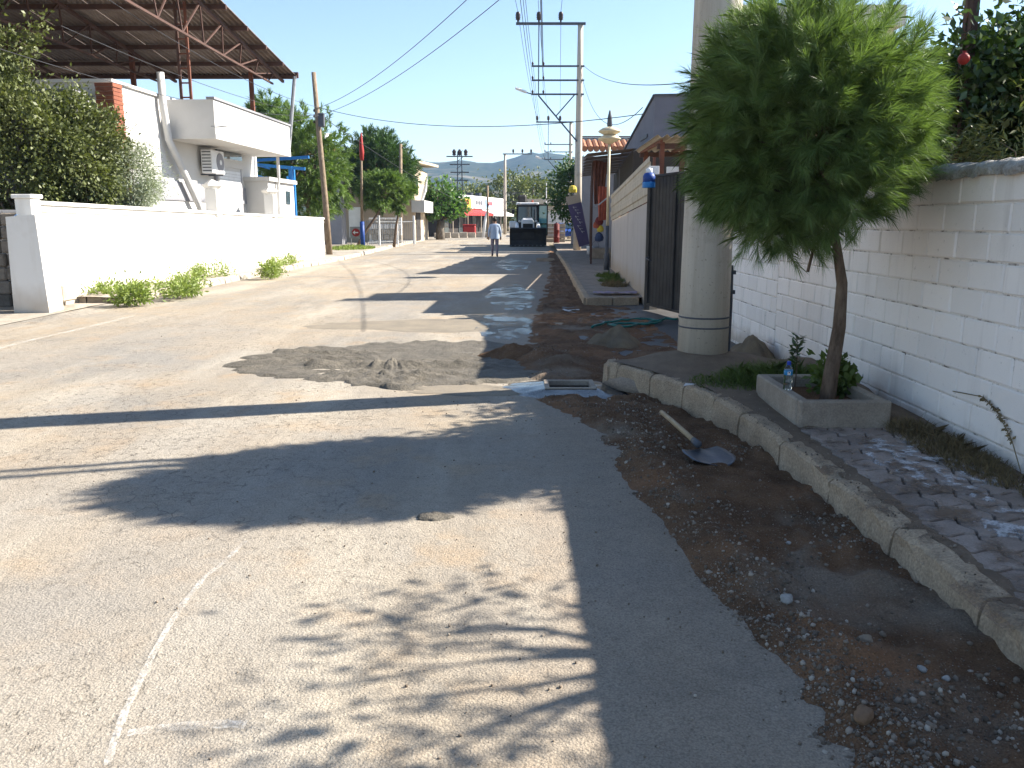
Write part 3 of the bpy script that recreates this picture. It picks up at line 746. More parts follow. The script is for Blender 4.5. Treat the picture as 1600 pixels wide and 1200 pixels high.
def pine(name, label, base, c, rad, nshoot, per, L, nl, wd, mat, trunk_r=.06, group=None, sub=None, trunk_pts=None, bk='bark'):
    root = thing(name, label, 'tree', base, 0, group); bz = Vector(base); c = np.array(c) - np.array(bz)
    # shoots gathered on boughs so the outline is uneven
    nb = max(14, nshoot//22); u = unit(nb); rr = RNG.uniform(.45, 1.0, (nb, 1))**.5
    bc = c + u*rr*np.array(rad)*.80
    k = RNG.integers(0, nb, nshoot); sp = bc[k] + RNG.normal(size=(nshoot, 3))*np.array(rad)*.19
    q = (sp - c)/np.array(rad); ln = np.linalg.norm(q, axis=1, keepdims=True); sp = np.where(ln > 1.0, c + q/ln*np.array(rad)*RNG.uniform(.9, 1.04, (nshoot, 1)), sp)
    d = (sp - c)/np.array(rad); d /= np.linalg.norm(d, axis=1, keepdims=True)+1e-6
    d = d*.70 + RNG.normal(size=d.shape)*.42; d[:, 2] += .28; d /= np.linalg.norm(d, axis=1, keepdims=True)
    V, Fq = needles(sp, d, L, per, nl, wd)
    cz = Vector(c); top = cz + Vector((0, 0, rad[2]*.45))
    tp = [Vector(p) for p in trunk_pts] if trunk_pts else wob((0,0,-.05), cz - Vector((0,0,rad[2]*.7)), 4, .02)
    tp = tp + [tp[-1].lerp(top, .5), top]; n_ = len(tp)
    br = [(tp, [trunk_r*(1.12 - .85*i/(n_-1)) for i in range(n_)])]
    lo = tp[-3]
    for p in bc:
        a = lo.lerp(top, random.uniform(.0, .95)); br.append((wob(a, Vector(p), 4, .05), [trunk_r*.34, trunk_r*.26, trunk_r*.2, trunk_r*.14, trunk_r*.06]))
    limbs(root, 'trunk', M[bk], br); cr = np_mesh('crown', V, Fq, mat, root); return root
def tuft(name, label, c, rad, n, h, mat, wd=.006, cat='weeds', group=None, lean=.5, zf=None):
    """grass blades growing from an elliptical patch"""
    a = RNG.uniform(0, 2*np.pi, n); r = np.sqrt(RNG.uniform(0, 1, n)); x = c[0] + np.cos(a)*r*rad[0]; y = c[1] + np.sin(a)*r*rad[1]
    z = np.array([zf(xx, yy) if zf else c[2] for xx, yy in zip(x, y)]) - .01
    P = np.stack([x, y, z], 1); d = RNG.normal(size=(n, 3))*lean; d[:, 2] = 1; d /= np.linalg.norm(d, axis=1, keepdims=True)
    s = h*RNG.uniform(.35, 1.1, (n, 1))*(1.15-.6*r[:, None]); sx, sy = frame(d); sag = RNG.normal(size=(n, 3))*.25; sag[:, 2] = -.1
    mid = P + d*s*.55; tip = P + d*s + sag*s
    V = np.stack([P - sx*wd*.5, P + sx*wd*.5, mid + sx*wd*.4, tip, mid - sx*wd*.4], 1).reshape(-1, 3); I = np.arange(n)*5
    o = np_mesh(name, V, np.stack([I, I+1, I+2, I+3, I+4], 1), mat); tag(o, label, cat, group); return o
def leafy(name, label, c, rad, nclump, per, spread, leaf, mat, cat='weeds', aspect=.45):
    P, out, cc = clump_points(c, rad, nclump, per, spread, .2); P[:, 2] = np.maximum(P[:, 2], c[2]-rad[2]*.9)
    V, Fq = leaves(P, leaf, aspect, out, -.2, .7); o = np_mesh(name, V, Fq, mat); tag(o, label, cat); return o

# ------------------------------------------------------------------ planter, pine and small things on the near footpath
PZ = zs(6.3)
pl = thing('tree_planter', 'low rectangular concrete planter round the pine tree trunk', 'planter', (2.12, 5.86, PZ-.03))
for nm, c, d in (('front_slab', (.335, .04, .10), (.67, .075, .22)), ('left_slab', (.035, .56, .10), (.085, .955, .22)), ('back_slab', (.335, 1.08, .10), (.67, .075, .21)), ('right_slab', (.635, .56, .10), (.075, .955, .21))):
    MB().box(c, d, bev=.012).build(nm, M['planter'], pl)
MB().box((.34, .56, .05), (.52, .95, .12)).build('planter_soil', M['soil'], pl)
TB = Vector((2.46, 6.26, PZ+.06))
pine('pine_tree', 'young long-needled pine with a round crown growing from the concrete planter', TB, pY(1258, 200, 6.2), (.80, .82, .86), 2600, 84, .14, .14, .0022, M['needle'], .062,
     trunk_pts=[(0,0,-.05), (.02, 0, .25), (.055, 0, .62), (.05, 0, .95), (-.01, 0, 1.22)])
sk = MB().tube([pY(1262, 425, 6.15), pY(1272, 385, 6.15), pY(1276, 340, 6.15)], .012, 6).build('broken_stick', M['bark']); tag(sk, 'thin dark stick hanging below the pine crown left of its trunk', 'stick')

# water bottle on the planter's left slab
bt = thing('water_bottle', 'half-litre clear water bottle with blue cap standing on the planter edge', 'bottle', (2.155, 6.28, PZ-.03+.211))
MB().lathe([(.002,.002),(.028,0),(.033,.008),(.033,.05),(.0315,.055),(.033,.06),(.033,.115),(.0325,.118),(.0325,.156),(.033,.158),(.030,.172),(.018,.190),(.0135,.196),(.0135,.208),(.002,.209)], n=24).build('bottle_body', M['clear'], bt, smooth=True)
MB().lathe([(.0150,.199),(.0160,.200),(.0160,.222),(.0145,.226),(.002,.227)], n=20).build('cap', M['bluecap'], bt)
lb = MB().lathe([(.0331,.1185),(.0336,.119),(.0336,.155),(.0331,.1555)], n=24).build('label', M['label_blue'], bt, smooth=True)
MB().box((-.006, -.0338, .136), (.022, .0015, .026)).build('label_emblem', M['white'], lb)
MB().box((-.006, -.0350, .142), (.009, .0012, .009)).build('emblem_mark', M['shoe'], lb)
# slender sapling and weeds
sp = thing('sapling', 'thin upright sapling with dark narrow leaves between pine trunk and bottle', 'plant', (2.42, 6.88, PZ))
MB().tube([(0,0,0), (.01,0,.25), (-.005,0,.52)], [.007, .005, .002], 6).build('stem', M['bark'], sp)
P = np.stack([RNG.normal(0, .012, 90), RNG.normal(0, .012, 90), RNG.uniform(.22, .52, 90)], 1); dd = unit(90); dd[:, 2] = np.abs(dd[:, 2])*.4
V, Fq = leaves(P, .075, .32, dd, 0, .2); np_mesh('leaf_spray', V, Fq, M['citrus'], sp)
leafy('planter_weed', 'broad-leaved dark green weed in the planter right of the trunk', (2.66, 6.62, PZ+.20), (.07, .13, .10), 24, 40, .055, .075, M['weed'], aspect=.6)
footz = lambda x, y: zs(y)
tuft('grass_clump', 'thick green grass growing beside the wall behind the planter', (2.45, 7.45, .25), (.52, .42), 3000, .26, M['weed'], .006, 'grass', zf=footz)
tuft('low_grass', 'sparse low grass on the footpath between pole pad and planter', (2.0, 7.35, .25), (.38, .36), 1100, .12, M['weed'], .006, 'grass', zf=footz)
tuft('dry_grass_strip', 'dry brown grass strip along the foot of the block wall', (2.90, 5.25, .2), (.20, .75), 2600, .15, M['dry'], .005, 'grass', zf=footz)
tuft('dry_grass_tuft', 'small dry tuft at the wall foot nearest the camera', (2.98, 4.25, .2), (.13, .30), 650, .12, M['dry'], .005, 'grass', zf=footz)
tuft('dry_grass_tuft', 'pale dry grass at the front right corner of the planter', (2.86, 5.72, .2), (.16, .14), 420, .20, M['dry'], .004, 'grass', zf=footz)
vine = [pX(1490, 612, 3.085), pX(1535, 620, 3.08), pX(1560, 645, 3.075), pX(1582, 690, 3.075), pX(1594, 738, 3.06)]
vn = thing('dry_vine', 'withered brown vine twig climbing the block wall', 'vine', vine[-1])
MB().tube([p - vine[-1] + Vector((0, random.uniform(-.01,.01), random.uniform(-.01,.01))) for p in vine], .0035, 5).build('twig', M['dry'], vn)
P = np.array([list(vine[1].lerp(vine[2], t/45) - vine[-1]) for t in range(45)] + [list(vine[2].lerp(vine[3], t/45) - vine[-1]) for t in range(45)]); V, Fq = leaves(P, .03, .5); np_mesh('leaf_spray', V, Fq, M['dry'], vn)
m = MB().add([(0,0,0),(.11,.02,.012),(.13,.07,.004),(.03,.06,.016)], [(0,1,2,3)]); o = m.build('paper_scrap', M['paper'], loc=gp(1068, 603, zs(7.4)+.02)); tag(o, 'small white paper scrap on the footpath behind the kerb', 'litter')

# whitish spilled lime on the pavers
def blotch(name, label, c, rad, z, mat, seed, n=40, cat='stain', zf=None, th=.002, amp=.35, dome=0.0, kind=None):
    rings = 9; V = []; Fc = []
    for r in range(rings+1):
        for k in range(n):
            a = 2*math.pi*k/n; q = r/rings*(1 + amp*fbm(math.cos(a)*1.5, math.sin(a)*1.5, 1.3, 4, seed))
            x = c[0] + math.cos(a)*rad[0]*q; y = c[1] + math.sin(a)*rad[1]*q
            zz = (zf(x, y) if zf else z) + (th if r < rings else -.012)
            if dome: zz += dome*max(0, 1-(r/rings)**1.4)*(1 + .5*fbm(x, y, 4, 4, seed)) + .012*fbm(x, y, 11, 4, seed)*(1 if r < rings else 0)
            V.append((x, y, zz))
    for r in range(rings):
        for k in range(n): k2 = (k+1) % n; Fc.append((r*n+k, (r+1)*n+k, (r+1)*n+k2, r*n+k2))
    o = np_mesh(name, V, Fc, mat, smooth=True); tag(o, label, cat, kind=kind); return o
def lime_mat():
    N = Nd('lime_splash'); N.color((.62, .62, .64)); N.set(Roughness=.95)
    tr = N.n('ShaderNodeBsdfTransparent'); ms = N.n('ShaderNodeMixShader')
    a = N.math('MULTIPLY', N.ramp(N.noise(9, 5, .65), [(.48, 0), (.60, .85)]), N.ramp(N.noise(60, 3), [(.3, .4), (.6, 1)]))
    N.l(a, ms.inputs[0]); N.l(tr.outputs[0], ms.inputs[1]); N.l(N.b.outputs[0], ms.inputs[2]); N.l(ms.outputs[0], N.out.inputs[0]); return N.m
M['lime'] = lime_mat()
blotch('lime_stain', 'long whitish lime splash on the pavers below the wall', (2.62, 4.95, 0), (.32, .55), 0, M['lime'], 3.3, zf=footz, th=.010)
blotch('lime_stain', 'small whitish splash on the pavers at the right frame edge', (2.66, 4.0, 0), (.28, .22), 0, M['lime'], 7.3, zf=footz, th=.010)
def dirt_mat():
    N = Nd('loose_dirt_film'); N.color(N.mix(N.noise(30, 4), (.14, .09, .06), (.26, .18, .12))); N.set(Roughness=.95)
    tr = N.n('ShaderNodeBsdfTransparent'); ms = N.n('ShaderNodeMixShader')
    N.l(N.ramp(N.math('ADD', N.noise(4, 6, .7), N.math('MULTIPLY', N.noise(50, 3), .2)), [(.58, 0), (.72, .7)]), ms.inputs[0])
    N.l(tr.outputs[0], ms.inputs[1]); N.l(N.b.outputs[0], ms.inputs[2]); N.l(ms.outputs[0], N.out.inputs[0]); return N.m
M['dirtfilm'] = dirt_mat()
blotch('dirt_layer', 'dark loose dirt lying over the pavers between planter and kerb', (2.3, 3.9, 0), (.42, 2.2), 0, M['dirtfilm'], 5.3, zf=footz, th=.008, cat='dirt', amp=.1)

# ------------------------------------------------------------------ road works
patch_px = [(350,574),(400,553),(470,546),(560,540),(690,534),(765,534),(842,549),(860,580),(800,600),(700,601),(640,610),(575,606),(520,598),(430,590)]
pp = [gp(u, v) for u, v in patch_px]; cx = sum(p.x for p in pp)/len(pp); cy = sum(p.y for p in pp)/len(pp)
V = [(cx, cy, .03)]; Fc = []; n = 140; R = 22
ang = sorted((math.atan2(p.y-cy, p.x-cx), math.hypot(p.x-cx, p.y-cy)) for p in pp)
aa = [a for a, r in ang]; rr = [r for a, r in ang]; aa = [aa[-1]-2*math.pi] + aa + [aa[0]+2*math.pi]; rr = [rr[-1]] + rr + [rr[0]]
for r in range(1, R+1):
    for k in range(n):
        a = -math.pi + 2*math.pi*k/n; q = float(np.interp(a, aa, rr))*r/R*(1 + .10*fbm(math.cos(a)*9, math.sin(a)*9, 1, 6, 2)*(r/R))
        x = cx + math.cos(a)*q; y = cy + math.sin(a)*q
        rough = .5 + .5*math.tanh(4*fbm(x, y, .7, 2, 6.2))
        z = .014 + .035*max(0, fbm(x, y, 3, 4, 1.1)) + rough*.045*fbm(x, y, 11, 4, 4)
        gr = gp(600, 578).y; z -= .035*math.exp(-((y-gr)/.10)**2)*(1 if -2.4 < x < -.4 else 0)
        z += .05*math.exp(-((y-gr-.22)/.10)**2)*(1 if -2.4 < x < -.3 else 0)*(1 + .8*fbm(x, y, 9, 3, 7))
        V.append((x, y, max(z, .004) if r < R else -.01))
idx = lambda r, k: 1 + (r-1)*n + k % n
P_ = [(0, idx(1, k), idx(1, k+1), idx(1, k+1)) for k in range(n)]
V2 = MB(); V2.v = V; V2.f = [(0, idx(1,k), idx(1,k+1)) for k in range(n)] + [(idx(r,k), idx(r+1,k), idx(r+1,k+1), idx(r,k+1)) for r in range(1,R) for k in range(n)]; V2.m = [0]*len(V2.f)
o = V2.build('concrete_patch', M['patch'], smooth=True); tag(o, 'rough grey fresh concrete patch across the road', 'road patch')
M['dust2'] = pm('grey_concrete_slurry', (.19, .165, .13), (.26, .22, .165), 2, .85, 50, .4, .006)
c_ = gp(640, 508); blotch('slurry_stain', 'thin grey cement slurry spread on the road behind the patch', (c_.x+.4, c_.y, 0), (2.2, .9), .0, M['dust2'], 2.1, th=.006, cat='stain', zf=lambda x, y: .006*fbm(x, y, .8, 3, 3.1))
c_ = gp(745, 610); blotch('slurry_stain', 'damp brown slurry beside the drain on the sunlit road', (c_.x, c_.y, 0), (.75, .30), 0, M['dust2'], 4.1, th=.008, cat='stain')
# piles
blotch('sand_pile', 'small conical sand and gravel pile on the driveway by the thick pole', (*gp(957, 536, .02)[:2], 0), (.44, .40), .0, M['sand'], 1.7, dome=.26, cat='pile', zf=lambda x, y: -.01)
blotch('earth_pile', 'dark earth heap at the shaded end of the concrete patch', (*gp(805, 556, .02)[:2], 0), (.46, .34), .0, M['soil'], 2.7, dome=.16, cat='pile', zf=lambda x, y: -.01)
blotch('gravel_pile', 'broad low gravel heap between the driveway and the drain', (*gp(880, 568, .02)[:2], 0), (.60, .62), .0, M['soil'], 3.7, dome=.13, cat='pile', zf=lambda x, y: -.005)
blotch('sand_heap', 'sand heap against the block wall behind the thick pole', (2.86, 9.7, 0), (.30, .55), .0, M['sand'], 4.7, dome=.26, cat='pile', zf=lambda x, y: .05)
blotch('dried_mud', 'small dark mud clod in the tree shadow on the road', (*gp(680, 808)[:2], 0), (.11, .07), 0, M['patch'], 8.7, dome=.03, cat='clod')
for (u, v, rx, ry, lab) in ((790, 508, .5, 1.9, 'wet shining strip on the shaded road beyond the concrete patch'), (800, 462, .6, 3.2, 'long wet strip on the shaded road near the second footpath'), (800, 412, .8, 4.5, 'distant wet strip on the shaded road before the loader'),
                            (930, 505, .5, .9, 'dark wet film on the driveway beside the hose')):
    p = gp(u, v); blotch('wet_film', lab, (p.x, p.y, 0), (rx, ry), 0, M['film'], u*.013, th=.012, cat='puddle', amp=.3)
# storm drain
dx, dy = (HOLE[0]+HOLE[1])/2, (HOLE[2]+HOLE[3])/2; w_, l_ = HOLE[1]-HOLE[0], HOLE[3]-HOLE[2]
dr = thing('storm_drain', 'open rectangular storm drain in a wet concrete collar by the kerb end', 'drain', (dx, dy, 0))
m = MB(); o_ = 1.0; V = []; Fc = []
outer = []; n = 48
def collar(w, l, z, rx, ry, ox):
    pts = []
    for k in range(n):
        a = 2*math.pi*k/n; c, s_ = math.cos(a), math.sin(a)
        q = 1/max(abs(c), abs(s_)); inn = (c*q*w/2, s_*q*l/2, z); 
        pts.append((inn, (ox + c*rx*(1+.18*fbm(c, s_, 2, 3, 3)), s_*ry*(1+.15*fbm(c, s_, 2, 3, 8)), -.012)))
    return pts
pts = collar(w_+.10, l_+.10, .042, .82, .54, -.05)
V = []; R = 8
for r in range(R+1):
    t = r/R
    for (a, b) in pts:
        x = a[0]+(b[0]-a[0])*t; y = a[1]+(b[1]-a[1])*t; V.append((x, y, a[2]*(1-t) + b[2]*t + .008*fbm(x, y, 7, 3, 5)*math.sin(t*3.14)))
Fc = [(r*n+k, (r+1)*n+k, (r+1)*n+(k+1)%n, r*n+(k+1)%n) for r in range(R) for k in range(n)]
np_mesh('wet_collar', V, Fc, M['wet'], dr, smooth=True)
for nm, c, d in (('frame_bar', (0, -l_/2-.025, .0), (w_+.10, .05, .11)), ('frame_bar', (0, l_/2+.025, .0), (w_+.10, .05, .11)), ('frame_bar', (-w_/2-.025, 0, .0), (.05, l_, .11)), ('frame_bar', (w_/2+.025, 0, .0), (.05, l_, .11))):
    MB().box(c, d, bev=.006).build(nm, M['planter'], dr)
m = MB(); b = -.6
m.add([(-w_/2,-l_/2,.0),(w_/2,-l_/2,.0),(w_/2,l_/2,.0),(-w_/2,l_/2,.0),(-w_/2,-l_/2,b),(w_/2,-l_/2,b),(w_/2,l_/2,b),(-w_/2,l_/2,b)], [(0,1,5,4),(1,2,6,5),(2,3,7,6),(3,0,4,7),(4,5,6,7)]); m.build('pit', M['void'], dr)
p2 = gp(852, 408); d2 = thing('drain_box', 'dark rectangular drain opening far along the right road edge', 'drain', (p2.x, p2.y, 0))
MB().box((0,.3,.05), (.75, .08, .14)).build('frame_bar', M['planter'], d2); MB().box((0,-.3,.03), (.75, .08, .10)).build('frame_bar', M['planter'], d2); MB().box((0,0,.035), (.62, .5, .02)).build('pit', M['void'], d2)  # the far pit is a flat slab painted dark, with no hole below

# shovel
ha = Vector((1.27, 6.78, .10)); hb = Vector((1.33, 5.72, .125))
sh = thing('shovel', 'shovel with pale wooden handle and worn bluish blade lying on the dug soil', 'shovel', (0,0,0))
MB().tube([ha, ha.lerp(hb, .5)+Vector((0,0,.004)), hb], [.019, .0205, .019], 10).build('handle', M['handle'], sh, smooth=True)
MB().tube([hb+(hb-ha)*-.06, hb+(hb-ha)*.05], [.024, .028], 10).build('socket', M['darksteel'], sh, smooth=True)
V = []; Fc = []; nu, nv = 13, 13; ax = (hb-ha).normalized(); sx = Vector((ax.y, -ax.x, 0)).normalized(); rot = Matrix.Rotation(math.radians(14), 3, 'Z')
for j in range(nv):
    t = j/(nv-1); wdt = .165 if t < .6 else .165*(1 - .62*((t-.6)/.4)**1.6); wdt = wdt*(.86+.14*min(1, t*5))
    for i in range(nu):
        s_ = -1 + 2*i/(nu-1); p = hb + (rot @ ax)*(.05 + .33*t) + (rot @ sx)*(s_*wdt); p.z = .085 - .03*t + .018*s_*s_ + .012*math.exp(-(s_/.18)**2)*(1-t)
        V.append(p)
        if i < nu-1 and j < nv-1: a = j*nu+i; Fc.append((a, a+1, a+nu+1, a+nu))
bl = np_mesh('blade', [tuple(v) for v in V], Fc, M['blade'], sh, smooth=True); bl.modifiers.new('thick', 'SOLIDIFY').thickness = .004

# stones, each its own
def stone(label, u, v, r, mat, seed, zf=None, sq=(1, .8, .6)):
    p = gp(u, v); z = soil_z(p.x, p.y) if zf is None else zf
    bm = bmesh.new(); bmesh.ops.create_icosphere(bm, subdivisions=3, radius=1)
    for q in bm.verts:
        f = 1 + .28*mnoise.fractal(q.co*1.1 + Vector((seed, seed*2, 0)), 1, 2, 4); q.co = Vector((q.co.x*sq[0], q.co.y*sq[1], q.co.z*sq[2]))*f*r
    me = bpy.data.meshes.new('stone'); bm.to_mesh(me); bm.free(); me.materials.append(mat); me.polygons.foreach_set('use_smooth', [True]*len(me.polygons))
    tag(link('stone', me, None, (p.x, p.y, z + r*sq[2]*.5), (0, 0, seed)), label, 'stone')
M['st_w'] = pm('pale_stone', (.40, .38, .35), None, 9, .8, 60, .3); M['st_b'] = pm('brown_stone', (.25, .155, .09), (.17, .10, .06), 9, .75, 60, .3); M['st_t'] = pm('tan_stone', (.27, .21, .15), None, 9, .85, 60, .3)
stone('smooth pale grey stone at the edge between asphalt and gravel', 1228, 950, .034, M['st_w'], 1.1)
stone('large rounded orange-brown stone on the near gravel', 1348, 1142, .040, M['st_b'], 2.3, sq=(.75, 1, .8))
stone('flat tan stone in the middle of the dug soil', 1350, 1014, .034, M['st_t'], 3.2)
stone('small whitish stone on the reddish soil below the shovel', 1232, 852, .016, M['st_w'], 4.4)
stone('small oval grey stone right of the tan stone in the soil', 1440, 1052, .020, M['st_w'], 5.1)
stone('pale pebble in the near right soil below the kerb', 1478, 1064, .017, M['st_w'], 6.6)
stone('beige stone on the footpath left of the planter', 1172, 628, .045, M['st_t'], 7.6, zf=zs(6.7))
for (u, v, r, lb) in ((1062, 700, .022, 'small beige stone left of the shovel handle'), (1395, 760, .016, 'tiny beige stone on the pavers behind the kerb')):
    stone(lb, u, v, r, M['st_t'], r*70, zf=None if u < 1300 else zs(4.8)+.004)
# gravel: uncountable
def gravel(name, label, pts, smin, smax, mat):
    t = (1+5**.5)/2
    iv = np.array([(-1,t,0),(1,t,0),(-1,-t,0),(1,-t,0),(0,-1,t),(0,1,t),(0,-1,-t),(0,1,-t),(t,0,-1),(t,0,1),(-t,0,-1),(-t,0,1)])/1.9
    fi = np.array([(0,11,5),(0,5,1),(0,1,7),(0,7,10),(0,10,11),(1,5,9),(5,11,4),(11,10,2),(10,7,6),(7,1,8),(3,9,4),(3,4,2),(3,2,6),(3,6,8),(3,8,9),(4,9,5),(2,4,11),(6,2,10),(8,6,7),(9,8,1)])
    n = len(pts); s = (smin + (smax-smin)*RNG.uniform(0, 1, n)**6)[:, None, None]*RNG.uniform(.55, 1.1, (n, 1, 3))
    V = pts[:, None, :] + iv[None]*s*RNG.uniform(.75, 1.2, (n, 12, 1)); Fq = fi[None] + (np.arange(n)*12)[:, None, None]
    o = np_mesh(name, V.reshape(-1, 3), Fq.reshape(-1, 3), mat); tag(o, label, 'gravel', kind='stuff')
pts = []
while len(pts) < 14000:
    y = 1.5 + 9.5*random.random()**1.7; l = soilL(y)-.12; r = kerbX(y)
    x = l + (r-l)*random.random()
    if HOLE[0]-.25 < x < HOLE[1]+.25 and HOLE[2]-.25 < y < HOLE[3]+.25: continue
    dens = .03 + 1.2*max(0, fbm(x, y, 1.4, 4, 11))**1.4 + .85*math.exp(-((x-l-.25)/.22)**2)*(1 if y < 3.8 else .35)
    if random.random() < dens: pts.append((x, y, soil_z(x, y)+.002))
gravel('gravel', 'loose mixed gravel scattered over the dug soil', np.array(pts), .003, .016, M['pebble'])
pts = []
while len(pts) < 2600:
    y = 1.5 + 13*random.random()**1.5; x = soilL(y) - abs(random.gauss(0, 1.0))
    if random.random() < .25: x = random.uniform(-6, .8)
    if x > -7: pts.append((x, y, .004))
gravel('road_grit', 'loose grit on the asphalt', np.array(pts), .002, .009, M['pebble'])
pts = []
while len(pts) < 2200:
    y = random.uniform(1.0, 8.3); x = kerbX(y) + (abs(random.gauss(0, .12)) if random.random() < .6 else random.uniform(0, 1.1))
    if x < 3.05: pts.append((x, y, zs(y)+.012 if x < kerbX(y)+.15 else zs(y)+.003))
gravel('footpath_grit', 'small grit lying on kerb tops and pavers', np.array(pts), .002, .009, M['pebble'])

# chalk marks on the road
def ribbon(name, label, px, wd):
    pts = [gp(u, v) for u, v in px]; dn = []
    for a, b in zip(pts, pts[1:]):
        for k in range(8): dn.append(a.lerp(b, k/8))
    dn.append(pts[-1]); V = []; Fc = []
    for i, p in enumerate(dn):
        d = (dn[min(i+1, len(dn)-1)] - dn[max(i-1, 0)]).normalized(); nrm = Vector((d.y, -d.x, 0)); wv = wd*(1 + .4*fbm(i*.3, 0, 1, 3, 3))
        for s_ in (-1, 1): V.append(p + nrm*(wv*s_*.5) + Vector((0,0,.012)))
        if i: a = 2*i; Fc.append((a-2, a-1, a+1, a))
    o = np_mesh(name, [tuple(v) for v in V], Fc, M['chalk']); tag(o, label, 'chalk mark')
ribbon('chalk_line', 'curved white chalk line down the sunlit near road', [(384, 848), (352, 880), (320, 905), (288, 945), (262, 985), (240, 1025), (218, 1070), (196, 1115), (178, 1165), (168, 1200)], .026)
ribbon('chalk_line', 'short white chalk smear crossing the foot of the curved line', [(200, 1150), (250, 1142), (330, 1136), (385, 1136)], .045)
ribbon('road_marking', 'faded white edge line on the far left of the road', [(-10, 548), (60, 530), (130, 514), (210, 494)], .09)
# hose, cloth, litter on the driveway
hp = [gp(u, v, .045) for u, v in ((925,512),(945,505),(975,500),(1010,499),(1035,503),(1012,507),(975,506),(950,508),(975,511),(1010,506),(1040,499),(1062,499))]
hh = []
for i in range(len(hp)-1):
    for k in range(6): hh.append(hp[i].lerp(hp[i+1], k/6) + Vector((0, .05*math.sin(i*2+k), .01)))
tag(MB().tube(hh, .020, 6).build('garden_hose', M['hose'], smooth=True), 'teal garden hose lying in loops before the steel gate', 'hose')
def rag(name, label, c, sx_, sy_, mat, seed, h=.05):
    V = []; Fc = []; k = 18
    for j in range(k):
        for i in range(k):
            x = (i/(k-1)-.5)*sx_; y = (j/(k-1)-.5)*sy_; V.append((c[0]+x+.1*fbm(x, y, 3, 2, seed), c[1]+y, c[2] + abs(h*fbm(x, y, 5, 3, seed)) + .008))
            if i < k-1 and j < k-1: a = j*k+i; Fc.append((a, a+1, a+k+1, a+k))
    tag(np_mesh(name, V, Fc, mat, smooth=True), label, 'litter')
rag('crumpled_cloth', 'crumpled pinkish cloth on the far footpath beside the white wall', gp(962, 458, .17), .95, .45, M['cloth_pink'], 2.2)
rag('plastic_scrap', 'pale plastic scrap on the soil near the second kerb corner', gp(893, 486, .03), .28, .2, M['paper'], 5.2)
# ================================================================== RIGHT SIDE, BEYOND THE GATE
M['skybl'] = pm('pale_blue_plastic', (.30, .42, .52), None, 6, .35, 50, 0)
# water-bottle shaped blue hanging bottle at the gate post
wbp = pY(1013, 311, 15.25)
hb_ = thing('hanging_water_bottle', 'large blue plastic water bottle hanging on the wall corner beside the gate', 'bottle', (wbp.x, wbp.y, wbp.z))
MB().lathe([(.02,0),(.10,.0),(.115,.02),(.115,.20)], n=20).build('lower_body', M['skybl'], hb_, smooth=True)
MB().lathe([(.118,.20),(.120,.21),(.120,.29),(.118,.30)], n=20).build('label_band', M['bluepaint'], hb_, smooth=True)
MB().lathe([(.113,.30),(.113,.40),(.085,.45),(.05,.47)], n=20).build('upper_body', M['deepblue'], hb_, smooth=True)
MB().lathe([(.055,.46),(.06,.47),(.06,.53),(.02,.55)], n=16).build('cap', M['white'], hb_, smooth=True)
np_ = pY(1022, 266, 15.55); b_ = MB().box((0,0,0), (.19,.02,.15), bev=.004).build('number_plate', M['paper'], loc=np_); tag(b_, 'small pale square plate fixed above the gate corner', 'plate')

# rusty canopy with corrugated roof behind the wall
ca = thing('corrugated_canopy', 'rusty steel canopy with wavy corrugated roof above the gate corner', 'canopy', (0,0,0))
for (x, y) in ((2.95, 16.7), (3.35, 16.7), (5.6, 16.7), (2.98, 18.9), (5.6, 18.9)):
    MB().box((x, y, 1.6), (.09, .09, 3.2), bev=.006).build('post', M['rust'], ca)
for y in (16.7, 18.9): MB().bar((2.85, y, 3.12), (6.2, y, 3.2), .08, .10).build('beam', M['rustdark'], ca)
for k in range(5): MB().bar((2.9 + k*.7, 16.5, 3.20), (2.9 + k*.7, 19.1, 3.20), .05, .06).build('rafter', M['rust'], ca)
def corr(x0, x1, y0, y1, z00, z01, z10, z11, pitch, amp, along='y', nseg=10):
    """corrugated sheet: ridges run along y (or x)"""
    V = []; Fc = []; L = (x1-x0) if along == 'y' else (y1-y0); n_ = max(4, int(L/pitch*6)); k = 2
    for i in range(n_+1):
        t = i/n_
        for s_ in (0, 1):
            u_, w2 = (t, s_) if along == 'y' else (s_, t)
            x = x0+(x1-x0)*u_; y = y0+(y1-y0)*w2
            z = z00*(1-u_)*(1-w2) + z10*u_*(1-w2) + z01*(1-u_)*w2 + z11*u_*w2 + amp*math.sin(2*math.pi*t*L/pitch)
            V.append((x, y, z))
        if i: a = 2*i; Fc.append((a-2, a, a+1, a-1))
    m = MB(); m.v = V; m.f = Fc; m.m = [0]*len(Fc); return m
for k in range(4): corr(2.75 + k*.9, 3.64 + k*.9, 16.35, 19.25, 3.28, 3.22, 3.30, 3.24, .18, .03).build('roof_sheet', M['sheet_cream'], ca)
# white board and lower lean-to roof seen under the canopy
o = MB().box((5.2, 20.2, 2.5), (3.0, .1, .9)).build('white_board', M['white']); tag(o, 'long white board seen under the rusty canopy', 'board')
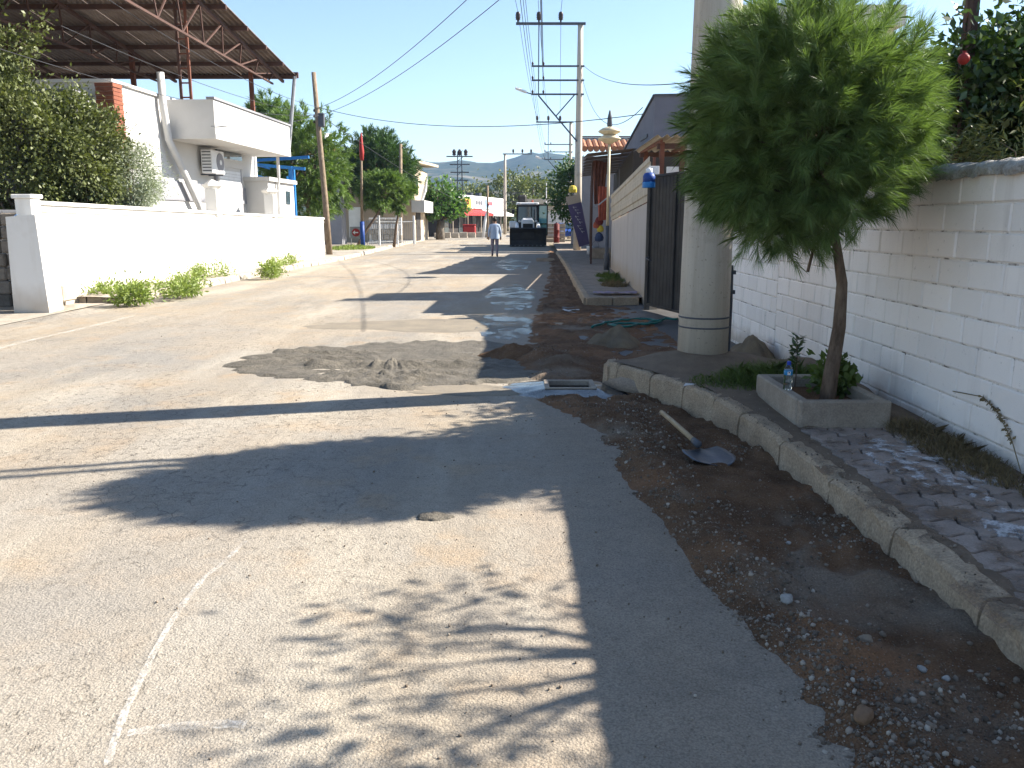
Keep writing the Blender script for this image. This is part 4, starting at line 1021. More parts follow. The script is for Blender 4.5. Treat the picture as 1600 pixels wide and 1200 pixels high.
# grey clad building
gbld = thing('grey_building', 'bluish grey flat-fronted building rising behind the canopy', 'building', (0,0,0))
m = MB(); xa, xb, ya, yb = 4.75, 14.0, 28.6, 37.5
m.add([(xa,ya,0),(xb,ya,0),(xb,yb,0),(xa,yb,0),(xa,ya,5.75),(xb,ya,5.9),(xb,yb,4.35),(xa,yb,4.3)], [(0,1,5,4),(1,2,6,5),(2,3,7,6),(3,0,4,7),(4,5,6,7)]).build('wall', M['greyblock'], gbld)
MB().bar((xa-.02, ya-.02, 5.78), (xb, ya-.02, 5.93), .08, .06).build('roof_edge', M['darksteel'], gbld); MB().bar((xa-.02, ya, 5.78), (xa-.02, yb, 4.33), .08, .06).build('roof_edge', M['darksteel'], gbld)
MB().box((xa-.02, 30.6, 4.6), (.03, 1.6, .12)).build('vent_slot', M['darksteel'], gbld)

# lamp post on the far footpath
lp = thing('street_lamp', 'slim rust and cream street lamp with two stacked shades on the right footpath', 'lamp', (3.02, 26.4, .13))
MB().lathe([(.09,0),(.09,.5),(.06,.55),(.055,1.4)], n=12).build('lower_post', M['darksteel'], lp, smooth=True)
MB().lathe([(.045,1.4),(.04,4.05)], n=10).build('upper_post', M['cream'], lp, smooth=True)
for zz in (3.90, 4.12): MB().lathe([(.10,zz),(.34,zz+.12),(.36,zz+.15),(.22,zz+.24),(.08,zz+.28)], n=20).build('shade', M['cream'], lp, smooth=True)
MB().lathe([(.05,4.38),(.085,4.45),(.07,4.68),(.03,4.86),(.01,4.9)], n=10).build('finial', M['darksteel'], lp, smooth=True)

# shop with brown awning and goods
sh_ = thing('corner_shop', 'dark open shop front with brown corrugated awning beyond the white wall', 'shop', (0,0,0))
m = MB(); xa, ya, yb = 4.0, 28.0, 44.0
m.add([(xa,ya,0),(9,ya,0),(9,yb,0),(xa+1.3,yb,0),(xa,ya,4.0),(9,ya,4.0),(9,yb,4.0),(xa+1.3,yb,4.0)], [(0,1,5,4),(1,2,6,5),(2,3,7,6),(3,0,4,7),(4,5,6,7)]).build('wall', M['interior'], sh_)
for k in range(8):
    y0_ = 28 + k*1.6; xo = .13*k
    m = MB(); P = []
    for i in range(13):
        t = i/12; P += [(2.5+xo*.9, y0_ + 1.58*t, 3.86 - .012*(k+t) + .010*math.sin(t*37.7)), (4.1+xo, y0_ + 1.58*t, 4.03 - .012*(k+t) + .010*math.sin(t*37.7))]
    m.add(P, [(2*i, 2*i+1, 2*i+3, 2*i+2) for i in range(12)]); m.build('awning_sheet', M['sheet_brown'], sh_)
for k in range(5): MB().bar((2.85+.26*k, 29.9+k*2.9, .15), (2.85+.26*k, 29.9+k*2.9, 3.7-.08*k), .06).build('awning_post', M['rustdark'], sh_)
for k in range(3): MB().bar((2.9+.3*k, 28.1+k*4.0, 2.2), (4.0+.3*k, 28.1+k*4.0, 3.1), .04).build('awning_strut', M['steel'], sh_)
MB().box((3.98, 28.3, 1.9), (.06, .5, 2.4)).build('blue_door_post', M['dullblue'], sh_)
rag2 = [('hanging_cloth', 'bright orange cloth hanging under the shop awning', pY(943, 318, 28.8), (.42, .06, 1.15), M['orange']), ('hanging_cloth', 'dull rust coloured cloth hung higher in the shop front', pY(937, 285, 30), (.5, .06, 1.5), M['rust'])]
for nm, lb, p, d, mt in rag2:
    V = []; Fc = []
    for j in range(12):
        for i in range(14):
            x = (i/13-.5)*d[0]*(1-.25*j/11); z = -(j/11-.5)*d[2]; V.append((p.x+x, p.y + .06*math.sin(i*1.9+j*.3), p.z+z*(1+.08*fbm(x, 0, 4, 2, 3))))
            if i < 13 and j < 11: a = j*14+i; Fc.append((a, a+1, a+15, a+14))
    tag(np_mesh(nm, V, Fc, mt, smooth=True), lb, 'cloth')
goods = [((936, 345), .16, 'dullred', 'red bag of goods hanging at the shop front'), ((938, 357), .13, 'yellow', 'yellow bag of goods below the red one at the shop'), ((936, 370), .17, 'dullblue', 'dark blue bag standing low at the shop front'), ((932, 351), .13, 'orange', 'orange packet hanging left of the red bag')]
for (u, v), r, mt, lb in goods:
    p = pY(u, v, 29.2); m = MB().lathe([(.02,-r),(r*.8,-r*.8),(r*.95,-.2*r),(r*.7,.6*r),(r*.2,.9*r),(r*.3,1.1*r)], n=10); m.v = [(x*(1+.15*fbm(z, x, 5, 2, 3)), y*.6, z) for x, y, z in m.v]
    tag(m.build('goods_bag', M[mt], loc=p), lb, 'bag')
bu = thing('paint_bucket', 'pale metal bucket standing on the footpath before the shop', 'bucket', gp(930, 398, .15)); 
MB().lathe([(.13,0),(.17,.36),(.175,.37),(.16,.36),(.125,.02)], n=16).build('pail', M['steel'], bu, smooth=True); MB().tube([(-.17,0,.35),(-.12,0,.55),(0,0,.62),(.12,0,.55),(.17,0,.35)], .008, 5).build('handle', M['darksteel'], bu)
bx_ = MB().box((0,0,.22), (.8,.5,.44), bev=.02).build('stone_trough', M['planter'], loc=gp(938, 404, .14)); tag(bx_, 'grey stone block on the footpath left of the street lamp', 'block')
wbk = thing('white_pail', 'small white plastic pail beside the leaning banner', 'bucket', gp(921, 397, .15)); MB().lathe([(.12,0),(.15,.34),(.155,.36),(.14,.35),(.115,.02)], n=14).build('pail', M['white'], wbk, smooth=True); MB().tube([(-.15,0,.33),(0,-.08,.26),(.15,0,.33)], .008, 5).build('handle', M['white'], wbk)
for q in range(3):
    p = gp(950+q*5, 432+q*7, .15); c = (p.x, p.y, .15)
    tuft('footpath_weed', ['green weeds growing round the foot of the street lamp', 'thin weeds at the white wall just before the lamp', 'dry weeds at the foot of the white wall nearer the gate'][q], c, (.35, .5), 500, .22, M['weed'] if q < 2 else M['dry'], .012, 'weeds')
# house with brown roof edge and tiles behind shop
rb = thing('tiled_house', 'house with brown metal fascia and terracotta roof tiles behind the shop', 'building', (0,0,0))
MB().box((8.6, 52, 2.6), (9.2, 9, 5.2)).build('wall', M['house_grey'], rb)
z1 = pY(930, 212, 47).z; z0_ = pY(930, 224, 47).z
for k in range(5): MB().box((8.5, 47.2-k*.02, z0_+ (z1-z0_)*(k+.5)/5), (10, .12, (z1-z0_)/5-.02)).build('fascia_board', M['rustdark'], rb)
for k in range(18):
    MB().tube([(3.9+k*.32, 45.6, 5.45), (3.9+k*.32, 47.1, 5.95)], .17, 8).build('roof_tile', M['tile'], rb)

# ---- utility poles with crossarms
def line_pole(name, label, base, H, sc=1.0, flip=-1, lamp=True, group=None, braces=True):
    r = thing(name, label, 'pole', base, 0, group)
    MB().lathe([(.21, -.1), (.19, H*.35), (.155, H*.75), (.13, H)], n=14).build('shaft', M['concrete'], r, smooth=True)
    top = H - .05
    MB().bar((-.25*flip, -.1, top), (3.25*flip, -.1, top), .10, .12).build('crossarm', M['darksteel'], r)
    for k, xx in enumerate((3.15, 2.1, 1.0)):
        MB().lathe([(.04,0),(.05,.1),(.13,.14),(.10,.19),(.14,.24),(.10,.29),(.14,.34),(.10,.39),(.12,.44),(.05,.5)], (xx*flip, -.1, top+.06), 10).build('insulator', M['porcelain'], r, smooth=True)
    if braces:
        for k, dz in enumerate((2.02, 2.70, 3.38)):
            MB().bar((-.22*flip, -.1, top-dz), (2.45*flip, -.1, top-dz), .07, .08).build('crossarm', M['darksteel'], r)
            for xx in (2.4, 1.85): MB().lathe([(.03,0),(.05,.05),(.06,.10),(.03,.16)], (xx*flip, -.1, top-dz+.04), 8).build('insulator', M['porcelain'], r, smooth=True)
        MB().bar((2.1*flip, -.14, top), (2.1*flip, -.14, top-3.45), .05).build('hanger_rod', M['darksteel'], r)
        MB().bar((2.1*flip, -.14, top-3.45), (.1*flip, -.14, top-5.7), .07).build('brace', M['darksteel'], r)
        MB().bar((.25*flip, -.14, top-3.4), (1.2*flip, -.14, top-4.45), .06).build('brace', M['darksteel'], r)
    if lamp:
        MB().bar((2.4*flip, -.1, top-3.38), (2.75*flip, -.2, top-3.30), .05).build('lamp_arm', M['darksteel'], r)
        MB().box((0,0,0), (.62, .22, .12), bev=.04, M=Matrix.Translation((3.0*flip, -.25, top-3.2)) @ Matrix.Rotation(-.35*flip, 4, 'Y')).build('lamp_head', M['white'], r)
    return r
P1 = Vector((3.45, 44, .12))
p1t = pY(908, 36, 44).z
u1 = line_pole('power_pole', 'tall pale concrete power pole with leftward crossarms, nearest on the right', P1, p1t-.12)
P2 = Vector((5.5, 80, 0)); u2 = line_pole('power_pole', 'second concrete power pole farther down the right side', P2, pY(889, 190, 80).z)
P3 = Vector((-.85, 102, 0)); u3 = line_pole('power_pole', 'slim concrete power pole behind the walking person with bare crossarm', P3, pY(788, 240, 102).z, flip=1, lamp=False, braces=False)
for dz in (4.6, 5.6, 6.6): MB().bar((-.1, -.1, pY(788,240,102).z-dz), (2.8, -.1, pY(788,240,102).z-dz), .07).build('crossarm', M['darksteel'], u3)
# banner leaning on the near power pole
bq = [pY(884, 308, 41.2), pY(906, 303, 41.2), pY(921, 381, 41.0), pY(905, 386, 40.9)]
bn = thing('leaning_banner', 'faded purple vertical banner leaning against the near power pole', 'banner', bq[3])
def bpt(s_, t, off=0): return (bq[0].lerp(bq[1], s_)).lerp(bq[3].lerp(bq[2], s_), t) - bq[3] + Vector((0, -off + .05*math.sin(t*5), 0))
m = MB(); P = []
for j in range(13):
    for s_ in (0, 1): P += [bpt(s_, j/12), bpt(s_, j/12, -.03)]
Fq = []
for j in range(12): a = 4*j; Fq += [(a, a+4, a+6, a+2), (a+1, a+3, a+7, a+5), (a, a+1, a+5, a+4), (a+2, a+6, a+7, a+3)]
m.add(P, Fq); m.build('banner_sheet', M['purple'], bn)
m = MB(); m.add([bpt(0,.0,.02), bpt(1,.0,.02), bpt(1,.16,.02), bpt(0,.16,.02)], [(0,3,2,1)]).build('brown_heading', M['tan'], bn)
for k in range(9):
    t = .22 + k*.062; s0 = .30 + .1*((k*7) % 3)
    MB().bar(bpt(s0, t, .025), bpt(s0+.28, t+.018, .025), .05, .012).build('letter_stroke', M['paper'], bn); MB().bar(bpt(s0+.05, t-.01, .03), bpt(s0+.08, t+.035, .03), .045, .012).build('letter_stroke', M['paper'], bn)
yb_ = MB().lathe([(.02,-.18),(.2,-.15),(.22,0),(.16,.16),(.07,.2)], n=8).build('yellow_bag', M['yellow'], loc=pY(895, 296, 43.2)); tag(yb_, 'yellow bundle showing above the purple banner', 'bundle')
# dark tree behind the near power pole
p = gp(897, 372, 0); broadleaf('street_tree', 'dense dark green tree behind the near power pole', (4.3, 52, .1), (4.0, 52, 3.4), (1.5, 1.5, 1.75), 70, 60, .34, .26, M['needle_dk'], .14)
# car, hand cart and far fence on the right
def car(name, label, loc, rz, mat):
    r = thing(name, label, 'car', loc, rz); m = MB()
    prof = [(-2.0,.35),(-2.05,.75),(-1.2,.95),(-.7,1.42),(.9,1.45),(1.7,1.0),(2.0,.92),(2.05,.4)]
    n_ = len(prof); m.add([(x, -.82, z) for x, z in prof] + [(x, .82, z) for x, z in prof], [tuple(range(n_)), tuple(range(2*n_-1, n_-1, -1))] + [(i, n_+i, n_+(i+1)%n_, (i+1)%n_) for i in range(n_)]); m.build('body', mat, r)
    MB().add([(-1.17,-.72,.98),(-1.17,.72,.98),(-.73,.66,1.40),(-.73,-.66,1.40)], [(0,3,2,1)]).build('windscreen', M['glass'], r, loc=(-.03,0,.02))
    for sy in (-1, 1):
        MB().add([(-.95,.835*sy,1.0),(-.62,.835*sy,1.36),(.8,.835*sy,1.38),(1.4,.835*sy,1.02)], [(0,1,2,3)]).build('side_window', M['glass'], r)
        MB().box((-2.04, .6*sy, .7), (.06,.3,.14), bev=.01).build('headlight', M['white'], r)
        for sx_ in (-1.25, 1.3):
            w2 = MB().tube([(sx_, .70*sy, .32), (sx_, .86*sy, .32)], .32, 16).build('wheel', M['black'], r); MB().tube([(sx_, .84*sy, .32), (sx_, .87*sy, .32)], .17, 10).build('rim', M['steel'], w2)
    return r
car('parked_car', 'dark blue car parked far down the right side', (5.0, 74, 0), -math.pi/2, M['deepblue']).rotation_euler[2] = math.pi/2
ct = thing('red_barrel', 'dark red upright cylinder beside the loader on the right', 'barrel', (3.1, 58, 0))
MB().lathe([(.18,0),(.2,.05),(.2,.5),(.22,.52),(.2,.54),(.2,1.0),(.22,1.02),(.2,1.04),(.19,1.45),(.08,1.5)], n=14).build('drum', M['dullred'], ct, smooth=True); MB().lathe([(.06,1.5),(.07,1.56),(.02,1.57)], n=8).build('bung', M['darksteel'], ct)
gw = thing('grey_low_wall', 'low grey slatted barrier between loader and parked car', 'barrier', (2.7, 62, 0))
for k in range(5): MB().box((.3, 0, .2+k*.28), (1.9, .08, .24), bev=.01).build('slat', M['planter'], gw)
for sx_ in (-.6, 1.2): MB().box((sx_, .08, .75), (.1, .1, 1.5)).build('post', M['darksteel'], gw)
wh = thing('white_gable_house', 'small white house end beside the dark street tree far away', 'building', (0,0,0))
m = MB(); m.add([(3.4,88,0),(7.5,88,0),(7.5,96,0),(3.4,96,0),(3.4,88,2.6),(7.5,88,3.4),(7.5,96,3.4),(3.4,96,2.6)], [(0,1,5,4),(1,2,6,5),(2,3,7,6),(3,0,4,7),(4,5,6,7)]).build('wall', M['house_white'], wh)
MB().bar((3.2, 92, 2.75), (7.7, 92, 3.6), 9, .15, up=(0,0,1)).build('roof', M['sheet_cream'], wh)
wr = thing('pale_roof_shed', 'pale flat-roofed shed in front of the far trees', 'building', (0,0,0))
MB().box((4.6, 118, 1.8), (5, 5, 3.6)).build('wall', M['tan'], wr); MB().box((4.4, 118, 4.2), (6.2, 6, .7)).build('roof', M['sheet_cream'], wr); MB().box((3.6,115.45,1.4),(.9,.08,1.2)).build('window', M['glass'], wr)
tp_ = MB().lathe([(.07,0),(.05,6.2)], n=8).build('white_mast', M['white'], loc=(4.25, 104, 0)); tag(tp_, 'thin white mast standing right of the loader cab', 'mast')
# ================================================================== BEHIND THE BLOCK WALL
bcol = thing('lattice_column', 'rusty lattice steel column behind the block wall and citrus tree', 'column', (3.80, 7.25, 0))
for dx_ in (-.085, .085): MB().box((dx_*.25, dx_, 3.5), (.055, .055, 7.0)).build('chord', M['rustdark'], bcol)
for k in range(22): MB().bar((0, -.085 if k % 2 else .085, .2+k*.31), (0, .085 if k % 2 else -.085, .5+k*.31), .012).build('lacing', M['rust'], bcol)
wn = thing('white_neighbour_house', 'white house top with red edge behind the pine crown', 'building', (0,0,0))
a_ = pY(1152, 8, 20.0); MB().box((a_.x+1.9, 21.0, 3.1), (3.8, 1.2, 6.2)).build('wall', M['house_white'], wn)
MB().box((a_.x+1.9, 20.2, a_.z-.22), (3.9, .5, .44)).build('parapet', M['house_white'], wn)
MB().box((a_.x-.02, 19.92, a_.z-.45), (.10, .10, 1.0)).build('corner_trim', M['red'], wn)
m = MB()
for k in range(11): m_ = MB().box((a_.x+.3+k*.3, 20.0, a_.z-1.0), (.08, .08, 1.1)).build('baluster', M['steel'], wn)
MB().tube([(a_.x+.5, 19.8, a_.z-.5), (a_.x+.55, 19.8, a_.z), (a_.x+.5, 19.8, a_.z+.5)], .03, 6).build('aerial_pole', M['darksteel'], wn)
ct_ = broadleaf('pomegranate_tree', 'dense glossy dark tree with red fruit leaning over the block wall', (4.7, 7.4, 0), (4.75, 7.6, 2.5), (1.2, 1.9, 1.22), 220, 210, .17, .095, M['citrus'], .09, aspect=.48, nb=26, shell=.1)
for k, (u, v) in enumerate(((1506, 92),)):
    p = pY(u, v, 6.55); fr = MB().lathe([(.005,-.042),(.025,-.036),(.042,-.012),(.043,.012),(.028,.036),(.012,.042),(.016,.056),(.004,.05)], n=12).build('pomegranate', M['red'], ct_, smooth=True, loc=p-Vector((4.7,7.4,0)))
broadleaf('olive_sprig', 'pale narrow-leaved olive branches just above the block wall cap', (3.75, 6.0, 0), (3.72, 6.05, 2.2), (.34, .95, .32), 40, 60, .11, .07, M['weed_far'] if False else M['bush'], .03, aspect=.22, nb=14, cat='shrub')
broadleaf('garden_tree', 'loose branched tree in the yard behind the near end of the wall', (4.3, 3.9, 0), (4.12, 3.95, 3.02), (.70, .85, .60), 30, 30, .13, .085, M['citrus'], .06, aspect=.4, nb=20, shell=.3)
# ================================================================== LEFT SIDE
LW = thing('boundary_wall', 'long low white plastered garden wall along the left footpath', 'wall', (-9.1, 16.1, 0), math.atan2(.0477, 1)*-1)
Lw = 20.0
m = MB(); pts = [(0, -.1), (Lw, -.1), (Lw, 1.74), (0, 2.0)]
m.add([(0, y, z) for y, z in pts] + [(-.2, y, z) for y, z in pts], [(0,1,2,3),(7,6,5,4),(0,4,5,1),(1,5,6,2),(2,6,7,3),(3,7,4,0)]).build('wall_body', M['plaster'], LW)
MB().bar((-.1, -.02, 2.03), (-.1, Lw+.02, 1.77), .30, .07).build('coping', M['plaster'], LW)
MB().bar((.012, .1, 1.88), (.012, Lw, 1.62), .025, .05).build('moulding', M['plaster'], LW)
MB().box((-.1, -.16, 1.0), (.32, .30, 2.2), bev=.01).build('end_pillar', M['plaster'], LW)
MB().box((-.1, -.16, 2.14), (.40, .38, .08), bev=.015).build('pillar_cap', M['plaster'], LW)
MB().box((.12, .35, .28), (.22, .5, .34), bev=.03).build('foot_block', M['kerb_l'], LW)
for yy in (8.6, 13.6):
    q = MB().box((-.1, yy, 2.2), (.34, .34, .8), bev=.01).build('gate_pillar', M['plaster'], LW); MB().lathe([(.20,2.60),(.30,2.68),(.31,2.72),(.05,2.86)], (-.1, yy, 0), 4).build('pillar_cap', M['plaster'], q)
bp2 = MB(); bp2.add([(-.33,-.25,-.05),(.33,-.25,-.05),(.33,.25,-.05),(-.33,.25,-.05),(-.30,-.22,1.76),(.24,-.22,1.80),(.29,.22,1.78),(-.30,.22,1.76)], [(0,3,2,1),(4,5,6,7),(0,1,5,4),(1,2,6,5),(2,3,7,6),(3,0,4,7)])
q = bp2.build('entrance_pillar', M['plaster'], loc=(-8.93, 15.45, 0)); tag(q, 'short worn white pillar in front of the left wall end', 'pillar')
rag('blue_plastic', 'scrap of blue plastic caught on top of the worn white pillar', (-9.14, 15.4, 1.75), .2, .15, M['bluepaint'], 3.3)
sw = thing('rough_stone_wall', 'shaded rough stone wall at the far left frame edge', 'wall', (-9.5, 16.3, 0))
MB().box((-3.2, .15, .95), (6.3, .2, 1.9)).build('mortar_core', M['mortar'], sw)
for c in range(7):
    x = -.05
    while x > -3.6:
        wd_ = random.uniform(.3, .52); q = MB().box((0,0,0), (wd_-.02, .26, .255), bev=.03); q.v = [(a*(1+.05*fbm(a,b,3,2,c)), b, z*(1+.08*fbm(a+c,z,4,2,x))) for a, b, z in q.v]
        q.build('stone_block', M['stone'], sw, loc=(x-wd_/2, .08+random.uniform(-.03,.03), .13+c*.265)); x -= wd_
# weeds along the left kerb
wz = lambda x, y: .14
for (u, v, rx, ry, h, lb) in ((165, 459, .7, .6, .18, 'green weeds at the near end of the left wall'), (265, 448, .7, 1.9, .17, 'low weeds along the middle of the left wall'), (330, 432, .5, 1.3, .42, 'tallest leafy weed clump against the left wall'),
                              (445, 413, .45, 2.2, .24, 'small weed clump near the far end of the left wall'), (425, 428, .2, 1.0, .26, 'weeds spilling over the left kerb toward the road'), (285, 458, .2, 1.0, .18, 'weeds growing in the gutter below the left kerb'), (205, 468, .25, .25, .2, 'little weed at the kerb corner on the left')):
    p = gp(u, v, .14); leafy('kerb_weed', lb, (p.x, p.y, .14+h*.35), (rx, ry, h*.6), 34, 34, .10, .10, M['weed_far'], aspect=.35)
# wooden pole
wb0 = gp(515, 399, .1); wt = pY(490, 113, wb0.y); 
wp = thing('wooden_pole', 'leaning weathered wooden utility pole at the far end of the left wall', 'pole', wb0)
MB().tube([Vector((0,0,-.1)), (wt-wb0)*.33+Vector((.02,0,0)), (wt-wb0)*.66, wt-wb0], [.15, .135, .12, .10], 10).build('shaft', M['wood'], wp, smooth=True)
cl = pY(499, 188, wb0.y)-wb0; MB().box(cl+Vector((.12,-.1,0)), (.28,.2,.6), bev=.03).build('junction_box', M['darksteel'], wp)
for k in range(3): MB().lathe([(.03,0),(.05,.05),(.03,.12)], pY(497, 175+k*9, wb0.y)-wb0+Vector((-.16,-.05,0)), 6).build('insulator', M['porcelain'], wp)
wp2b = gp(626, 379, .12); wt2 = pY(626, 225, wp2b.y); o2 = thing('wooden_pole', 'straight wooden pole between the small pines and the balcony house', 'pole', wp2b)
MB().tube([Vector((0,0,-.1)), wt2-wp2b], [.15, .11], 8).build('shaft', M['wood'], o2, smooth=True); MB().lathe([(.03,0),(.05,.06),(.02,.14)], wt2-wp2b+Vector((.14,0,-.3)), 6).build('insulator', M['porcelain'], o2)

# ---- white house with balcony
HA = Vector((-10.1, 21.7, 0)); HS = .048; hang = -math.atan(HS)
hs = thing('white_house', 'white flat-topped house with projecting balcony behind the left wall', 'house', HA, hang)   # local: y away along the road, x out to the road
HL, HT = 10.2, 5.1
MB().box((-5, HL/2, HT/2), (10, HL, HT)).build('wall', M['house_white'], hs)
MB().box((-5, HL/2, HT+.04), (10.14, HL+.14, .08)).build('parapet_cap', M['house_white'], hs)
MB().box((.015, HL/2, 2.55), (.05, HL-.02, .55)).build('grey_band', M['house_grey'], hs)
by0, by1, bo = 2.85, 9.75, 1.45
bal = MB()
bal.box((bo/2+.01, (by0+by1)/2, 4.07), (bo, by1-by0, .14)).build('balcony_floor', M['house_white'], hs)
bf = MB().box((bo-.07, (by0+by1)/2, 4.61), (.14, by1-by0, .94)).build('balcony_front', M['house_white'], hs)
MB().box((bo-.07, (by0+by1)/2, 5.115), (.24, by1-by0+.1, .06)).build('coping', M['house_grey'], bf)
for yy in (by0+.07, by1-.07): MB().box((bo/2-.06, yy, 4.61), (bo-.16, .14, .94)).build('balcony_side', M['house_white'], hs)
ltl = MB().box((.9, 5.6, 5.19), (.25, .22, .10)).build('loose_brick', M['tan'], hs)
# door with shutter, lintel, small window
dr_ = MB().box((.06, 7.2, 2.45), (.08, 2.0, 2.1)).build('door', M['house_white'], hs)
for k in range(8): MB().box((.11, 7.2, 2.6+k*.10), (.02, 1.86, .085)).build('shutter_slat', M['white'], dr_)
MB().box((.08, 7.2, 3.60), (.14, 2.3, .28)).build('lintel', M['house_white'], hs)
MB().box((.05, 7.4, 3.87), (.06, 2.2, .24)).build('transom_window', M['glass'], hs)
MB().box((.05, 8.28, 2.4), (.07, .12, 2.1)).build('door_frame', M['house_grey'], hs); MB().box((.05, 6.12, 2.4), (.07, .12, 2.1)).build('door_frame', M['house_grey'], hs)
# air conditioner
ac = thing('air_conditioner', 'white outdoor air conditioner unit fixed under the balcony', 'air conditioner', HA + Vector((.40, 5.35, 3.15)), hang)
MB().box((.15, 0, .36), (.36, .98, .72), bev=.02).build('casing', M['white'], ac)
MB().tube([(.33, .13, .36), (.345, .13, .36)], .29, 24).build('fan_grille', M['house_grey'], ac); MB().tube([(.345, .13, .36), (.36, .13, .36)], .08, 12).build('fan_hub', M['white'], ac)
for k in range(7): MB().box((.15, -.495, .08+k*.095), (.28, .012, .03)).build('side_louvre', M['darksteel'], ac)
for yy in (-.3, .3): MB().bar((-.2, yy, -.03), (.34, yy, -.03), .04).build('bracket', M['darksteel'], ac)
# drain pipe with bends
def hloc(x, y, z): return Vector((x, y, z))
pipe = [hloc(.16, 2.45, 5.75), hloc(.16, 2.45, 4.9), hloc(.18, 2.6, 3.95), hloc(.22, 2.8, 3.65), hloc(.24, 4.2, 2.15), hloc(.24, 4.35, 1.9), hloc(.24, 4.35, .2)]
dp = MB().tube(pipe, .10, 12).build('drain_pipe', M['house_white'], smooth=True); dp.location = HA; dp.rotation_euler = (0,0,hang); tag(dp, 'bent white rainwater pipe slanting down the house wall', 'pipe')
# annex with its own pipe
an = thing('annex', 'small white annex block at the far end of the house', 'annex', HA + Vector((.42, 8.7, 0)), hang)
MB().box((.42, 1.6, 1.55), (.86, 3.0, 3.1)).build('wall', M['house_white'], an); MB().box((.44, 1.6, 3.16), (1.05, 3.25, .14)).build('roof_slab', M['house_white'], an)
MB().box((.86, 2.3, 2.55), (.03, .5, .5)).build('window', M['glass'], an); MB().tube([(1.0, .9, 4.0), (1.0, .9, 3.3), (.94, .95, 3.0), (.94, .95, 1.2)], .06, 8).build('pipe', M['house_white'], an)
# brick column and shaded panel beside it
bc_ = thing('brick_column', 'red brick column at the near corner of the white house', 'column', HA + Vector((.1, -.35, 0)), hang)
bme = MB().box((0,0,0), (.235, .10, .092), bev=.005).mesh('brick', M['brick'])
MB().box((0, 0, 2.5), (.42, .42, 5.0)).build('mortar_core', M['mortar'], bc_)
for c in range(50):
    for k in (-1, 1):
        if c % 2: link('brick', bme, bc_, (k*.115, -.18, .06+c*.1)); link('brick', bme, bc_, (.18, k*.115, .06+c*.1), (0,0,math.pi/2))
        else: link('brick', bme, bc_, (k*.1, -.18, .06+c*.1)); link('brick', bme, bc_, (.18, k*.1, .06+c*.1), (0,0,math.pi/2))
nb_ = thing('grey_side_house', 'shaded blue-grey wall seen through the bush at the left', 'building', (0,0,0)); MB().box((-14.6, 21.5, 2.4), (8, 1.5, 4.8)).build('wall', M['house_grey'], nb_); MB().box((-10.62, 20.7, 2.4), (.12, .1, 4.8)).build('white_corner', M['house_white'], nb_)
# blue metal stairs and frame
bs = thing('blue_stair_frame', 'bright blue steel stair and pergola frame past the annex', 'frame', (-9.35, 33.4, 0), hang)
for (x, y) in ((.55, .2), (.2, 1.6)): MB().box((x, y, 1.9), (.14, .14, 3.8)).build('post', M['bluepaint'], bs)
MB().bar((-.9, .1, 3.86), (1.1, .3, 3.70), .14, .12).build('beam', M['bluepaint'], bs); MB().bar((-1.8, 1.6, 4.1), (.9, 1.6, 4.25), .12, .12).build('beam', M['bluepaint'], bs)
for k in range(6): MB().bar((-.35, .0, 1.4+k*.38), (.45, .0, 1.36+k*.38), .05).build('stair_rung', M['bluepaint'], bs)
for x in (-.38, .46): MB().bar((x, 0, .1), (x, 0, 3.4), .06).build('stair_rail', M['bluepaint'], bs)
MB().bar((-2.2, .9, 4.2), (-.3, .2, 3.7), .05).build('handrail', M['bluepaint'], bs); MB().bar((-2.2, .9, 3.8), (-.3, .2, 3.3), .05).build('handrail', M['bluepaint'], bs)

# ---- big steel roof over the house
rf = thing('steel_roof', 'large rusty corrugated roof on steel trusses above the white house', 'roof', (0,0,0))
XR = lambda y: -8.4 + (y-25.4)*.045
zr = lambda y: 7.95 - (y-25.4)*.132 if y >= 20 else 8.66 - (20-y)*.132
for k in range(14):
    for (ya_, yb2) in ((20.0, 32.3), (9.0, 20.0)):
        m = MB(); P = []; nn = 24
        for i in range(nn+1):
            t = i/nn; am = .03*(1 if (i % 4) in (1, 2) else -1)
            for y in (ya_, yb2): P.append((XR(y) - k*1.0 - t*.995, y, zr(y) + am + .004*(k % 2)))
        m.add(P, [(2*i, 2*i+1, 2*i+3, 2*i+2) for i in range(nn)]).build('roof_sheet', M['sheet_brown'], rf)
for y in (10.5, 13, 15.5, 18, 20.3, 22.1, 23.9, 25.6, 27.3, 29.0, 30.7, 32.2):
    MB().bar((XR(y)+.05, y, zr(y)-.12), (XR(y)-14, y, zr(y)-.12), .10, .13).build('purlin', M['rustdark'], rf)
for k in range(4):
    xo = -.45 - k*4.0
    A = lambda y, dz: (XR(y)+xo, y, zr(y)-.28-dz)
    tr = MB().bar(A(20, 0), A(32.2, 0), .09).bar(A(20, 0), A(9.2, 0), .09).build('truss_top_chord', M['rustdark'], rf)
    MB().bar((XR(26)+xo, 10, zr(32.2)-.42), (XR(26)+xo, 31.8, zr(32.2)-.42), .06).build('truss_bottom_chord', M['rustdark'], rf)
    prev = None
    for q, y in enumerate(np.linspace(20.2, 31.2, 8)):
        zb = zr(32.2)-.42; MB().bar(A(y, 0), (XR(26)+xo, y, zb), .04).build('truss_web', M['rustdark'], rf)
        if prev is not None: MB().bar((XR(26)+xo, prev, zb), A(y, 0), .04).build('truss_web', M['rustdark'], rf)
        prev = y
def lat(x, y, z0, z1):
    for d in (-.14, .14): MB().bar((x+d, y, z0), (x+d, y, z1), .07).build('column_chord', M['rust'] if d > 0 else M['rustdark'], rf)
    for q in range(int((z1-z0)/.4)): MB().bar((x-.14, y, z0+.2+q*.4), (x+.14, y, z0+.2+q*.4), .04).build('column_rung', M['rust'], rf)
